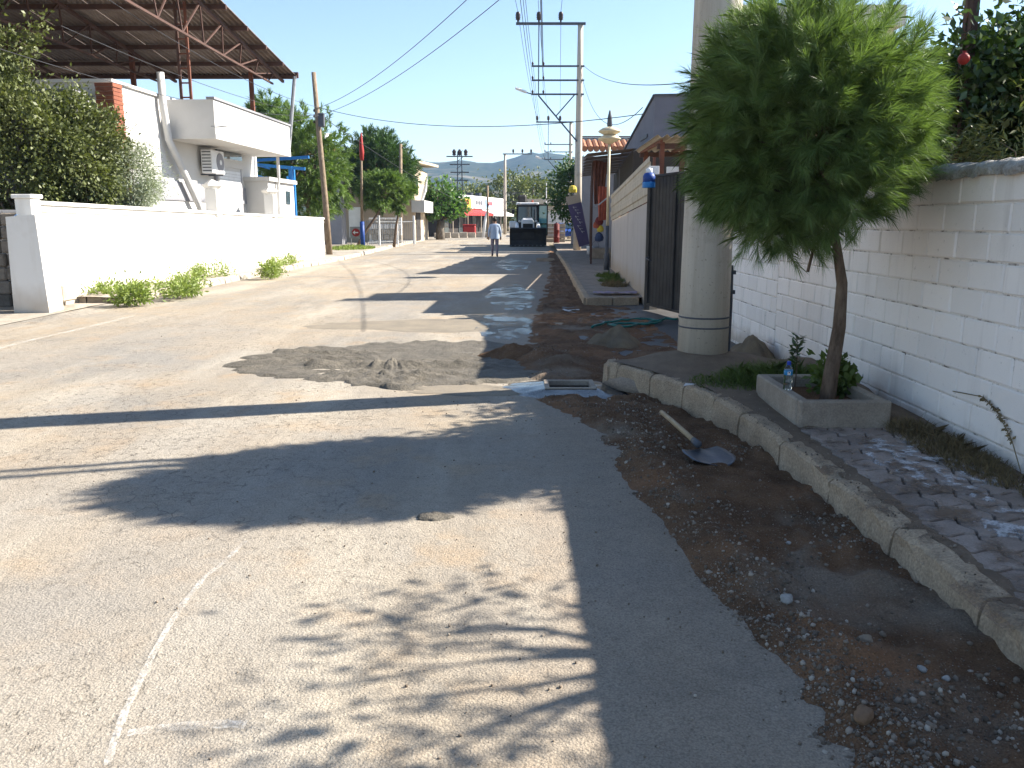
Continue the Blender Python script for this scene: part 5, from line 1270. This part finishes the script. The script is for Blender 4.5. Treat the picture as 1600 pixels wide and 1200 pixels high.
p = pY(291, 150, 25.0); lat(p.x, 25.0, 4.6, zr(25)-.2)
for (u, v, y) in ((209, 130, 29.5), (395, 170, 31.6)):
    p = pY(u, v, y); MB().box((p.x, y, (4.4+zr(y))/2), (.14, .14, zr(y)-4.4)).build('roof_post', M['rust'], rf)
p = pY(447, 160, 31.9); MB().tube([(XR(32)+.0, 32.2, zr(32.2)-.1), (p.x, 31.9, 4.2)], .07, 8).build('downpipe', M['steel'], rf)
MB().bar((XR(32)+.1, 32.35, zr(32.2)-.03), (XR(32)-14, 32.35, zr(32.2)-.03), .12, .2).build('gutter', M['rustdark'], rf)

# ---- left vegetation near the house
p = pY(70, 215, 18.3); broadleaf('bushy_tree', 'large dusty green leafy tree behind the left end of the wall', (-11.6, 19.8, 0), (-11.5, 19.8, 3.0), (1.7, 1.2, 2.3), 120, 230, .20, .11, M['bush'], .13, aspect=.55, nb=22, shell=.4)
broadleaf('leafy_bush', 'lower leafy bush spreading to the brick column behind the left wall', (-10.4, 20.3, 0), (-10.3, 20.3, 2.95), (1.0, .75, 1.75), 80, 170, .19, .10, M['bush'], .06, aspect=.55, nb=16, shell=.3, cat='bush')
broadleaf('leafy_shoots', 'tall upright leafy shoots rising above the bushy tree', (-11.7, 18.7, 0), (-12.2, 19.9, 5.3), (1.6, .7, 1.5), 50, 120, .15, .11, M['bush'], .06, aspect=.55, nb=20, shell=.1, cat='shrub')
broadleaf('olive_shrub', 'silvery olive shrub behind the white wall next to the bushy tree', (-9.55, 21.1, 0), (-9.5, 21.1, 2.75), (.66, .5, 1.15), 110, 170, .15, .085, M['olive'], .05, aspect=.2, nb=20, shell=.2, cat='shrub')

# ---- pines and yard beyond the house
p = pY(478, 262, 44); pine('large_pine', 'large broad pine behind the wooden pole', (p.x, 44, 0), p, (2.4, 2.1, 3.0), 1500, 26, .35, .34, .030, M['needle_far'], .16)
p = pY(425, 205, 46); pine('tall_pine', 'pine top showing right behind the balcony', (p.x, 46, 0), p, (1.5, 1.4, 1.7), 520, 26, .35, .34, .030, M['needle_far'], .14)
p = pY(590, 265, 62); pine('dark_pine', 'dense dark rounded pine behind the flagpole', (p.x, 62, 0), p, (2.8, 2.4, 2.75), 1400, 26, .42, .42, .040, M['needle_dk'], .18)
p = pY(598, 297, 50); pine('small_pine', 'small trimmed pine right behind the flagpole with leaning trunk', (gp(583, 381, .12).x+.1, 50, .1), p, (1.4, 1.2, 1.0), 700, 26, .28, .28, .028, M['needle_far'], .09)
p = pY(622, 303, 52); pine('small_pine', 'small trimmed pine next to the straight wooden pole', (p.x-.35, 52, .1), p, (1.0, 1.0, .98), 480, 26, .28, .28, .028, M['needle_far'], .09)
FB = gp(567, 387, .12); 
fl = thing('flagpole', 'flagpole with blue painted foot and furled red flag', 'flagpole', FB)
MB().tube([(0,0,-.1), (0,0,1.5)], .13, 10).build('blue_foot', M['deepblue'], fl, smooth=True); MB().tube([(0,0,1.5), pY(564, 215, FB.y)-FB], [.085, .06], 10).build('pole', M['wood'], fl, smooth=True)
ft = pY(564, 209, FB.y)-FB; m = MB().lathe([(.02,-1.5),(.10,-1.45),(.14,-1.0),(.11,-.5),(.06,-.1),(.03,.05)], ft, 9); m.v = [(x+.03*math.sin(z*7), y, z) for x, y, z in m.v]; m.build('furled_flag', M['red'], fl, smooth=True)
sb = thing('sign_board', 'white board with red round left-arrow sign beside the flagpole', 'sign', FB + Vector((-.45, .35, 0)))
MB().box((0, 0, 1.45), (.74, .06, 1.75), bev=.008).build('white_panel', M['white'], sb); pl_ = MB().box((0, -.045, .87), (.66, .03, .66), bev=.005).build('sign_plate', M['house_grey'] if False else M['steel'], sb)
MB().tube([(.02,-.06,.87), (.02,-.075,.87)], .235, 28).build('red_disc', M['red'], pl_)
a = MB(); a.box((.03,-.082,.87), (.26,.012,.06)); a.add([(-.17,-.088,.87),(-.04,-.088,.98),(-.01,-.088,.94),(-.09,-.088,.87),(-.01,-.088,.80),(-.04,-.088,.76)], [(0,3,2,1),(0,5,4,3)]); a.build('arrow', M['white'], pl_)
for x in (-.3, .3): MB().box((x, .03, .6), (.05,.05,1.2)).build('leg', M['steel'], sb)
dsb = gp(541, 371, .12); ds = thing('satellite_dish', 'grey satellite dish on a post in front of the dark pine', 'dish', dsb)
dh = pY(543, 302, dsb.y)-dsb; MB().tube([(0,0,0), dh], .05, 8).build('post', M['darksteel'], ds)
dm = MB().lathe([(.02,0),(.2,.03),(.36,.10),(.48,.20)], n=24); R_ = Matrix.Translation(dh) @ Matrix.Rotation(math.radians(70), 4, 'X') @ Matrix.Rotation(.3, 4, 'Y'); dm.v = [tuple(R_ @ Vector(q)) for q in dm.v]; dm.build('dish', M['steel'], ds, smooth=True)
MB().bar(dh, dh+Vector((.1,-.5,.2)), .03).build('feed_arm', M['darksteel'], ds)
# iron fence of the yard
fe = thing('iron_fence', 'pale iron bar fence with posts around the yard behind the pines', 'fence', (-9.3, 51, .1))
for k in range(26): MB().box((k*.14*.75, k*.20, .85), (.03,.03,1.5)).build('bar', M['steel'], fe)
for k in range(4): MB().box((k*.9, k*1.7, .95), (.12,.12,1.9), bev=.01).build('post', M['white'], fe)
MB().bar((0,0,1.5), (2.7,5.1,1.5), .04).build('rail', M['steel'], fe); MB().bar((0,0,.25), (2.7,5.1,.25), .04).build('rail', M['steel'], fe)
yw = thing('yard_wall', 'pale stone yard wall seen through the iron fence', 'wall', (-9.6, 57, 0)); 
for c in range(5):
    for k in range(5): MB().box((k*.42 + (.2 if c % 2 else 0), 0, .2+c*.36), (.39,.3,.33), bev=.03).build('stone_block', M['kerb_l'] if (k*3+c) % 3 else M['plaster'], yw)
MB().box((.95,.1,.95), (2.2,.28,1.85)).build('mortar_core', M['plaster'], yw)
gh = thing('white_gatehouse', 'white gatehouse wall with blue edge between wooden pole and sign board', 'building', (0,0,0))
a = gp(519, 376, .12); b = pY(541, 316, a.y+1); MB().box(((a.x+b.x)/2-.3, a.y+2.2, (b.z)/2), (b.x-a.x+.6, 3, b.z)).build('wall', M['house_white'], gh); MB().box((b.x+.04, a.y+.72, b.z/2), (.1,.1,b.z)).build('blue_edge', M['bluepaint'], gh); MB().box((a.x+.25, a.y+.68, 1.2), (.3,.06,.9)).build('window', M['glass'], gh)
tuft('yard_grass', 'green grass verge at the foot of the sign board', (-9.0, 46.5, .14), (1.3, 2.6), 1600, .32, M['weed_far'], .03, 'grass', zf=wz)
# water tank on roof far
wtk = thing('rooftop_tank', 'white and red water tanks on a roof behind the wooden pole', 'tank', pY(505, 225, 60)); 
MB().tube([(-.6,0,.35), (.6,0,.35)], .38, 14).build('white_tank', M['white'], wtk, smooth=True); MB().tube([(.2,0,-.55), (1.0,0,-.55)], .30, 14).build('red_tank', M['red'], wtk, smooth=True); MB().box((0,.2,-5.6), (2.4,1.6,9.4)).build('tower_wall', M['house_grey'], wtk)
# balcony house with overhanging eave
bh = thing('balcony_house', 'two-storey pale house with wide overhanging eave behind the mulberry tree', 'house', (0,0,0))
e0 = pY(640, 252, 64); e1 = pY(681, 260, 72)
MB().box((e0.x-2.6, 70, 2.9), (5.6, 10, 5.8)).build('wall', M['tan'], bh); MB().bar((e0.x-3.6, 63.5, e0.z), (e1.x-4.4, 77, e1.z+.3), 8.4, .22).build('roof', M['sheet_cream'], bh)
MB().box((e0.x+.5, 68, 2.75), (1.0, 7, .9)).build('balcony', M['house_white'], bh); MB().box((e0.x+.22, 66.5, 4.3), (.06,1.6,1.3)).build('window', M['glass'], bh); MB().box((e0.x+.22, 67, 1.2), (.06,3,2.2)).build('shopfront', M['interior'], bh)
MB().tube([(e0.x+.6, 66, 3.1), (e0.x+.9, 66, 4.0), (e0.x+1.1, 66, 4.9)], [.10,.16,.03], 6).build('white_canvas', M['white'], bh)
# mulberry
mb_ = pY(688, 366, 74); mr = thing('mulberry_tree', 'bright green mulberry tree with upswept shoots and thick trunk', 'tree', (mb_.x, 74, 0))
c = pY(688, 308, 74) - Vector((mb_.x, 74, 0)); P = []; D = []; br = [([(0,0,-.1), (0,0,.9), (.1,0,1.7)], [.42, .36, .34])]
for k in range(120):
    a = random.uniform(0, 6.283); el = random.uniform(.05, 1.25); L = random.uniform(2.6, 4.3)*(1 - .35*math.cos(el)); d = Vector((math.cos(a)*math.cos(el), math.sin(a)*math.cos(el), math.sin(el)))
    s0 = Vector((0,0,1.7)); e = s0 + d*L + Vector((0,0,.55*math.cos(el)))
    br.append(([s0, s0.lerp(e, .5)-Vector((0,0,.15)), e], [.07, .04, .015]))
    for q in range(46): t = random.uniform(.3, 1.02); P.append(list(s0.lerp(e, t) + Vector([random.gauss(0, .14) for _ in range(3)]))); D.append(list(d))
limbs(mr, 'trunk', M['bark_g'], br, 6); V, Fq = leaves(np.array(P), .36, .65, np.array(D), .1, .8); np_mesh('crown', V, Fq, M['mulb'], mr)
# ---- shop row
sr = thing('shop_row', 'low row of shops with white parapet signs and red awnings', 'shop', (0,0,0))
A = Vector((-7.6, 86, 0)); Bq = Vector((-1.3, 112, 0)); dv = (Bq-A); ln = dv.length; an_ = math.atan2(dv.y, dv.x)
sr.location = A; sr.rotation_euler = (0,0,an_)       # local x along the front, -y faces the road
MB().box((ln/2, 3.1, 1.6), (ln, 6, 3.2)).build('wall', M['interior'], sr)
MB().box((ln/2, .02, 3.75), (ln, .3, 1.5)).build('parapet', M['white'], sr)
M['skyblue'] = pm('pale_blue_sign', (.45, .62, .78), None, 3, .6)
for (s0, s1, mt, nm) in ((.28, .42, 'yellow', 'sign_panel'), (.47, .62, 'white', 'sign_panel'), (.66, .80, 'skyblue', 'sign_panel')):
    pnl = MB().box((ln*(s0+s1)/2, -.20, 3.62), (ln*(s1-s0), .10, 1.1)).build(nm, M[mt], sr)
    for k in range(4): MB().box((ln*(s0+(s1-s0)*(.2+.17*k)), -.27, 3.72), (ln*(s1-s0)*.11, .03, .45)).build('letter_block', M['red'] if mt != 'white' else M['darksteel'], pnl)
for k in range(5):
    a0 = ln*k/5+.1; a1 = ln*(k+1)/5-.1; m = MB(); m.add([(a0,-.1,2.95),(a1,-.1,2.95),(a1,-1.6,2.45),(a0,-1.6,2.45),(a0,-1.6,2.2),(a1,-1.6,2.2)], [(0,1,2,3),(3,2,5,4)]); m.build('awning', M['red'] if k < 3 else M['white'], sr)
    MB().bar((a0, -1.55, 0), (a0, -1.55, 2.45), .08).build('awning_post', M['tan'], sr); MB().box(((a0+a1)/2, .06, 1.3), (1.6,.1,2.0)).build('shop_window', M['glass'], sr)
rc = thing('red_ice_box', 'red round-topped chest standing before the shop row', 'chest', gp(739, 362.5)+Vector((0,0,0))); rc.location = (-4.6, 90, 0); MB().box((0,0,.6), (1.4,.8,1.1), bev=.12).build('body', M['red'], rc); MB().box((0,0,1.2), (1.44,.84,.12), bev=.04).build('lid', M['red'], rc)
lw = thing('low_road_wall', 'low sunlit cream wall in front of the shop row', 'wall', (-7.6, 80, 0)); 
for k in range(7): MB().box((.5+k*.78, k*.6, .25), (.76,.25,.5+.1*(k%2)), bev=.04).build('stone_block', M['kerb_l'], lw)
sp1 = thing('iron_pole', 'thin dark pole left of the walking person', 'pole', (gp(762, 369).x*1.0, 76, 0)); sp1.location.x = pY(762, 340, 76).x; MB().tube([(0,0,0), (0,0,pY(762,290,76).z)], .10, 8).build('shaft', M['wood'], sp1, smooth=True); MB().box((0,-.05,3.0), (.2,.12,.3)).build('junction_box', M['darksteel'], sp1)
o = MB().tube([pY(755, 369, 79)-Vector((0,0,.1)), pY(758, 345, 79), pY(761, 332, 79)], .13, 8).build('leaning_post', M['white'], smooth=True); tag(o, 'short leaning white post beside the thin dark pole', 'post')
# transformer tower
tz = pY(718, 237, 110); tw = thing('transformer_tower', 'steel transformer tower with insulators and drums above the mulberry tree', 'tower', (tz.x, 110, 0))
for dx_ in (-.4, .4): MB().bar((dx_, 0, 0), (dx_*.6, 0, tz.z), .12).build('leg', M['darksteel'], tw)
for k in range(12): MB().bar((-.4, 0, .6+k*.85), (.4, 0, 1.2+k*.85), .07).build('lacing', M['darksteel'], tw)
for dz, L in ((.6, 3.4), (1.6, 2.6), (2.6, 2.4), (3.6, 2.2), (6.6, 4.6)): MB().bar((-L/2, 0, tz.z-dz), (L/2, 0, tz.z-dz), .14).build('crossarm', M['darksteel'], tw)
for x in (-.7, 0, .8): MB().lathe([(.08,0),(.26,.1),(.2,.3),(.28,.5),(.1,.8)], (x, 0, tz.z-.5), 8).build('insulator', M['porcelain'], tw)
for x in (-1.0, 1.3, 2.4): MB().tube([(x,0,tz.z-6.5), (x,0,tz.z-5.2)], .42, 10).build('transformer_drum', M['steel'] if x < 0 else M['darksteel'], tw)
for (u, v, y, rx, rz_, lb) in ((792, 310, 128, 3.4, 3.4, 'olive green tree behind the slim power pole'), (832, 312, 132, 3.2, 3.3, 'yellowish tree directly behind the loader'), (735, 318, 126, 2.4, 2.2, 'small tree behind the shop row'), (870, 318, 136, 2.6, 2.6, 'green tree behind the pale shed')):
    p = pY(u, v, y); broadleaf('far_tree', lb, (p.x, y, 0), p, (rx, 2.4, rz_), 46, 55, .75, .55, M['fartree'], .3, group='trees at the end of the road')
# ================================================================== WALKING PERSON (seen from behind)
PX = gp(773, 401)
pr = thing('person', 'person in light blue shirt and mottled trousers walking away along the road', 'person', (PX.x, PX.y, 0))
J = {'pel': (0,0,.97,.155), 'wai': (0,-.01,1.13,.15), 'che': (0,0,1.35,.175), 'sho': (0,.01,1.47,.13), 'nec': (0,.015,1.56,.058), 'hd0': (0,.03,1.64,.085), 'hd1': (0,.03,1.74,.092), 'hd2': (0,.025,1.80,.05)}
E = [('pel','wai'),('wai','che'),('che','sho'),('sho','nec'),('nec','hd0'),('hd0','hd1'),('hd1','hd2')]
for s_, nm, st in ((-1,'L',.16), (1,'R',-.14)):
    J.update({nm+'hip': (.10*s_,0,.90,.115), nm+'kne': (.11*s_, st*.55, .50, .078), nm+'ank': (.115*s_, st-.04, .10, .050), nm+'hee': (.118*s_, st-.04, .045, .045), nm+'toe': (.13*s_, st+.15, .035, .036),
              nm+'shd': (.185*s_,.0,1.45,.080), nm+'elb': (.27*s_, -st*.25-.03, 1.17, .058), nm+'wri': (.285*s_, -st*.6+.06, .92, .040), nm+'pal': (.285*s_, -st*.65+.08, .85, .038), nm+'fin': (.28*s_, -st*.7+.10, .77, .022), nm+'thu': (.25*s_, -st*.65+.12, .83, .014)})
    E += [('pel',nm+'hip'),(nm+'hip',nm+'kne'),(nm+'kne',nm+'ank'),(nm+'ank',nm+'hee'),(nm+'hee',nm+'toe'),('sho',nm+'shd'),(nm+'shd',nm+'elb'),(nm+'elb',nm+'wri'),(nm+'wri',nm+'pal'),(nm+'pal',nm+'fin'),(nm+'pal',nm+'thu')]
bm = bmesh.new(); sl = bm.verts.layers.skin.verify(); vd = {}
for k, (x, y, z, r) in J.items():
    q = bm.verts.new((x, y, z)); q[sl].radius = (r*1.08, r*.85 if k in ('che','sho','wai','pel') else r); q[sl].use_root = (k == 'pel'); vd[k] = q
for a, b in E: bm.edges.new((vd[a], vd[b]))
me = bpy.data.meshes.new('body_cage'); bm.to_mesh(me); bm.free(); tmp = bpy.data.objects.new('tmp', me); COL.objects.link(tmp)
tmp.modifiers.new('s', 'SKIN'); tmp.modifiers.new('d', 'SUBSURF').levels = 2; tmp.modifiers['d'].render_levels = 2
bpy.context.view_layer.update(); me2 = bpy.data.meshes.new_from_object(tmp.evaluated_get(bpy.context.evaluated_depsgraph_get())); bpy.data.objects.remove(tmp)
me2.name = 'body'; me2.materials.clear()
for k in ('shirt', 'trouser', 'skin', 'shoe'): me2.materials.append(M[k])
for pgn in me2.polygons:
    c = pgn.center; arm = abs(c.x) > .225 and c.z < 1.3
    pgn.material_index = 2 if (c.z > 1.535 or (arm and c.z < .93)) else 0 if (c.z > .93 or arm) else 3 if c.z < .105 else 1; pgn.use_smooth = True
bd = link('body', me2, pr)
bm = bmesh.new(); bmesh.ops.create_icosphere(bm, subdivisions=3, radius=1)
for q in bm.verts: q.co = Vector((q.co.x*.102*1.0, q.co.y*.112 - .0 + .015, q.co.z*.115 + 1.735)) ; q.co += Vector((0,0,0)) if q.co.y < .06 else Vector((0, -.02, .02))
me3 = bpy.data.meshes.new('hair'); bm.to_mesh(me3); bm.free(); me3.materials.append(M['hair']); me3.polygons.foreach_set('use_smooth', [True]*len(me3.polygons)); link('hair', me3, pr)
# loose shirt hem over the body
V = []; Fc = []; n = 24
for j, z in enumerate((1.45, 1.30, 1.12, .95, .84)):
    for k in range(n):
        a = 2*math.pi*k/n; rx = (.215, .225, .205, .215, .228)[j]*(1+.04*math.sin(5*a+j)); ry = (.135, .17, .155, .165, .175)[j]*(1+.05*math.sin(4*a+1+j)); V.append((math.cos(a)*rx, math.sin(a)*ry, z))
for j in range(4):
    for k in range(n): Fc.append((j*n+k, (j+1)*n+k, (j+1)*n+(k+1)%n, j*n+(k+1)%n))
np_mesh('shirt', V, Fc, M['shirt'], pr, smooth=True)

# ================================================================== BACKHOE LOADER (front towards the camera)
bk = thing('backhoe_loader', 'white and black backhoe loader with lowered front bucket and open cab door', 'loader', (1.05, 57, 0))
def B_(nm, c, d, mt, par=None, bev=.02): return MB().box(c, d, bev=bev).build(nm, M[mt], par or bk)
bu_ = MB(); prof = [(-2.9,.06),(-2.15,.0),(-1.9,.35),(-1.95,.95),(-2.2,1.22),(-2.28,1.15),(-2.05,.85),(-2.02,.4),(-2.2,.10),(-2.9,.10)]
nb2 = len(prof); bu_.add([(-1.2, y, z) for y, z in prof] + [(1.2, y, z) for y, z in prof], [(i, (i+1)%nb2, nb2+(i+1)%nb2, nb2+i) for i in range(nb2)])
for x in (-1.2, 1.2): bu_.add([(x,-2.9,.06),(x,-1.9,.0),(x,-1.9,.95),(x,-2.2,1.22),(x,-2.35,.9)], [(0,1,2,3,4)])
bkt = bu_.build('bucket', M['machine'], bk)
for k in range(9): MB().box((-1.12+k*.28, -2.98, .07), (.08,.22,.06)).build('tooth', M['steel'], bkt)
B_('chassis', (0, 0, .75), (.8, 4.2, .5), 'machine'); hd = MB()
hp_ = [(-.42,1.0),(.42,1.0),(.42,1.65),(.30,1.82),(-.30,1.82),(-.42,1.65)]; hd.add([(x,-1.75,z-.12*(z>1.2)) for x, z in hp_] + [(x,-.1,z+.05*(z>1.2)) for x, z in hp_], [(0,1,2,3,4,5),(11,10,9,8,7,6)] + [(i, 6+i, 6+(i+1)%6, (i+1)%6) for i in range(6)]); hood = hd.build('hood', M['white'], bk)
MB().box((0,-1.78,1.22), (.66,.04,.50), bev=.01).build('grille', M['black'], hood)
for k in range(7): MB().box((-.27+k*.09,-1.81,1.22), (.02,.03,.46)).build('grille_bar', M['machine'], hood)
for x in (-.72, .72):
    MB().tube([(x,-1.95,.55),(x,-1.2,1.25),(x,-.2,1.45)], [.12,.13,.12], 8).build('loader_arm', M['white'], bk); MB().tube([(x,-1.9,.95),(x,-.7,1.35)], .05, 8).build('lift_cylinder', M['steel'], bk)
for x in (-.88, .88):
    w1 = MB().tube([(x-.18,-1.25,.52),(x+.18,-1.25,.52)], .52, 22).build('front_wheel', M['black'], bk); MB().tube([(x-.19,-1.25,.52),(x+.19,-1.25,.52)], .25, 14).build('rim', M['white'], w1)
    w1 = MB().tube([(x*1.08-.25,1.1,.75),(x*1.08+.25,1.1,.75)], .75, 24).build('rear_wheel', M['black'], bk); MB().tube([(x*1.08-.26,1.1,.75),(x*1.08+.26,1.1,.75)], .38, 14).build('rim', M['white'], w1)
    MB().box((x*1.1, .9, 1.58), (.55, 1.5, .12), bev=.05).build('fender', M['white'], bk); MB().box((x*1.12, .1, 1.4), (.5, .14, .42), bev=.05).build('fender_front', M['white'], bk)
    MB().box((x*.62, -1.70, 1.62), (.16,.08,.12), bev=.02).build('headlight', M['paper'], bk)
cb_ = B_('cab_base', (0, .75, 1.3), (1.45, 1.6, .55), 'machine'); 
for x in (-.70, .70):
    for y in (-.05, 1.5): MB().bar((x,y,1.5), (x*.94,y+.05,2.72), .09).build('cab_pillar', M['black'], bk)
for nm, P in (('windscreen', [(-.66,-.06,1.55),(.66,-.06,1.55),(.60,-.02,2.68),(-.60,-.02,2.68)]), ('rear_window', [(-.66,1.5,1.55),(.66,1.5,1.55),(.60,1.55,2.68),(-.60,1.55,2.68)]), ('side_window', [(-.70,.0,1.55),(-.70,1.45,1.55),(-.66,1.5,2.68),(-.66,.0,2.68)])):
    MB().add(P, [(0,1,2,3)]).build(nm, M['glass'], bk)
MB().box((.28,-.09,2.1), (.05,.03,1.1)).build('windscreen_bar', M['black'], bk); B_('cab_roof', (0, .72, 2.80), (1.55, 1.85, .16), 'white', bev=.05); MB().box((0,-.2,2.66),(1.2,.06,.10)).build('visor', M['machine'], bk)
for x in (-.55, .55): MB().box((x,-.22,2.80), (.2,.08,.12), bev=.02).build('work_light', M['paper'], bk)
MB().lathe([(.07,2.88),(.07,3.02),(.03,3.06)], (.35,.5,0), 10).build('beacon', M['orange'], bk)
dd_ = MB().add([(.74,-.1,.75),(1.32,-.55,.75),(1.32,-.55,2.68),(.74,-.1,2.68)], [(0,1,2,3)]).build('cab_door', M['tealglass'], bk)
for a, b in (((.74,-.12,.72),(1.34,-.57,.72)), ((.74,-.12,2.70),(1.34,-.57,2.70)), ((1.33,-.57,.72),(1.33,-.57,2.70)), ((.74,-.12,.72),(.74,-.12,2.70)), ((.74,-.12,1.45),(1.33,-.57,1.45))): MB().bar(a, b, .08).build('door_frame', M['black'], dd_)
MB().box((1.03,-.36,1.08), (.05,.05,.05)).build('door_lower_panel', M['machine'], dd_)
bm_ = MB().tube([(-.2,2.0,1.0),(-.25,2.6,2.2),(-.3,2.2,3.3)], [.18,.2,.16], 8).build('backhoe_boom', M['machine'], bk); MB().tube([(-.3,2.2,3.3),(-.32,3.0,2.6),(-.3,3.3,1.6)], [.17,.14,.12], 8).build('dipper', M['machine'], bk); MB().box((-.32,2.2,3.15), (.62,.5,.62), bev=.12).build('boom_knuckle', M['machine'], bk)
MB().tube([(.5,-1.1,1.75),(.5,-1.1,2.5)], .04, 8).build('exhaust', M['darksteel'], bk); MB().tube([(-.62,-.15,2.2),(-.95,-.3,2.3)], .02, 5).build('mirror_arm', M['black'], bk); MB().box((-.98,-.32,2.25), (.16,.05,.3), bev=.015).build('mirror', M['black'], bk)

# ================================================================== OVERHEAD LINES
def cable(label, a, b, sag, r=.012, group=None, name='power_line'):
    a, b = Vector(a), Vector(b); pts = []
    for i in range(25):
        t = i/24; p = a.lerp(b, t); p.z -= sag*4*t*(1-t); pts.append(p)
    tag(MB().tube(pts, r, 5).build(name, M['wire']), label, 'cable', group)
T1 = P1 + Vector((0, -.1, p1t-.12-.05))
for k, xx in enumerate((3.15, 2.1, 1.0)):
    lb = ['leftmost high line from the near pole overhead', 'middle high line from the near pole overhead', 'rightmost high line from the near pole overhead'][k]
    cable(lb, T1 + Vector((-xx, 0, .55)), PB + Vector((-xx, 0, 11.0)), .6)
    cable(['left', 'middle', 'right'][k] + ' high line between the two concrete poles on the right', T1 + Vector((-xx, 0, .55)), P2 + Vector((-xx, -.1, pY(889,190,80).z+.5)), .7)
for k, dz in enumerate((2.02, 2.70, 3.38)):
    for q, xx in enumerate((2.4, 1.85)):
        cable('low-voltage line on the %s bracket arm, %s insulator of the near pole' % (['upper', 'middle', 'lower'][k], ['outer', 'inner'][q]), T1 + Vector((-xx, 0, -dz+.2)), PB + Vector((-xx, 0, (9.25, 8.65, 8.05)[k])), .5, .010)
    cable('low-voltage line from the %s bracket arm on to the second pole' % ['upper', 'middle', 'lower'][k], T1 + Vector((-2.4, 0, -dz+.2)), P2 + Vector((-2.4, -.1, pY(889,190,80).z-dz+.1)), .7, .010)
W0 = pY(500, 180, wb0.y); W1 = pY(499, 168, wb0.y)
cable('service cable rising steeply from the wooden pole to upper right', W1, pY(880, -150, 16), .5, .010); cable('second service cable rising from the wooden pole to upper right', W0, pY(930, -130, 16), .5, .010)
cable('long sagging cable from the wooden pole across the road', W1, pY(1006, 178, 23.5), .55, .012); cable('thin cable from the wooden pole down to the mulberry tree', W0, pY(735, 322, 74), .3, .014)
cable('cable from the wooden pole up to the roof edge at upper left', W1, pY(140, -20, 19), .35, .009); cable('second cable from the wooden pole toward upper left', W0, pY(95, 40, 19), .3, .009)
cable('lower cable from the wooden pole across the balcony front', W0, pY(-20, 70, 16.5), .4, .009); cable('short cable from the wooden pole to the balcony corner', W0, pY(330, 197, 24), .15, .010)
cable('cable from the near pole sagging to the right behind the thick pole', T1 + Vector((.2, 0, -2.0)), pY(1085, 128, 14), .35, .010); cable('slack cable from the near pole to the grey building corner', T1 + Vector((0, 0, -2.1)), pY(1004, 168, 19.6), 1.3, .010)
# ================================================================== AIR
N = bpy.data.materials.new('thin_air'); N.use_nodes = True; t_ = N.node_tree; t_.nodes.clear()
pv = t_.nodes.new('ShaderNodeVolumePrincipled'); pv.inputs['Color'].default_value = (.42, .64, 1.0, 1); pv.inputs['Density'].default_value = .00017; pv.inputs['Anisotropy'].default_value = .2
ou = t_.nodes.new('ShaderNodeOutputMaterial'); t_.links.new(pv.outputs[0], ou.inputs['Volume'])
hz = MB().box((0, 0, 119), (5300, 5300, 242)).build('haze', N); tag(hz, kind='stuff')
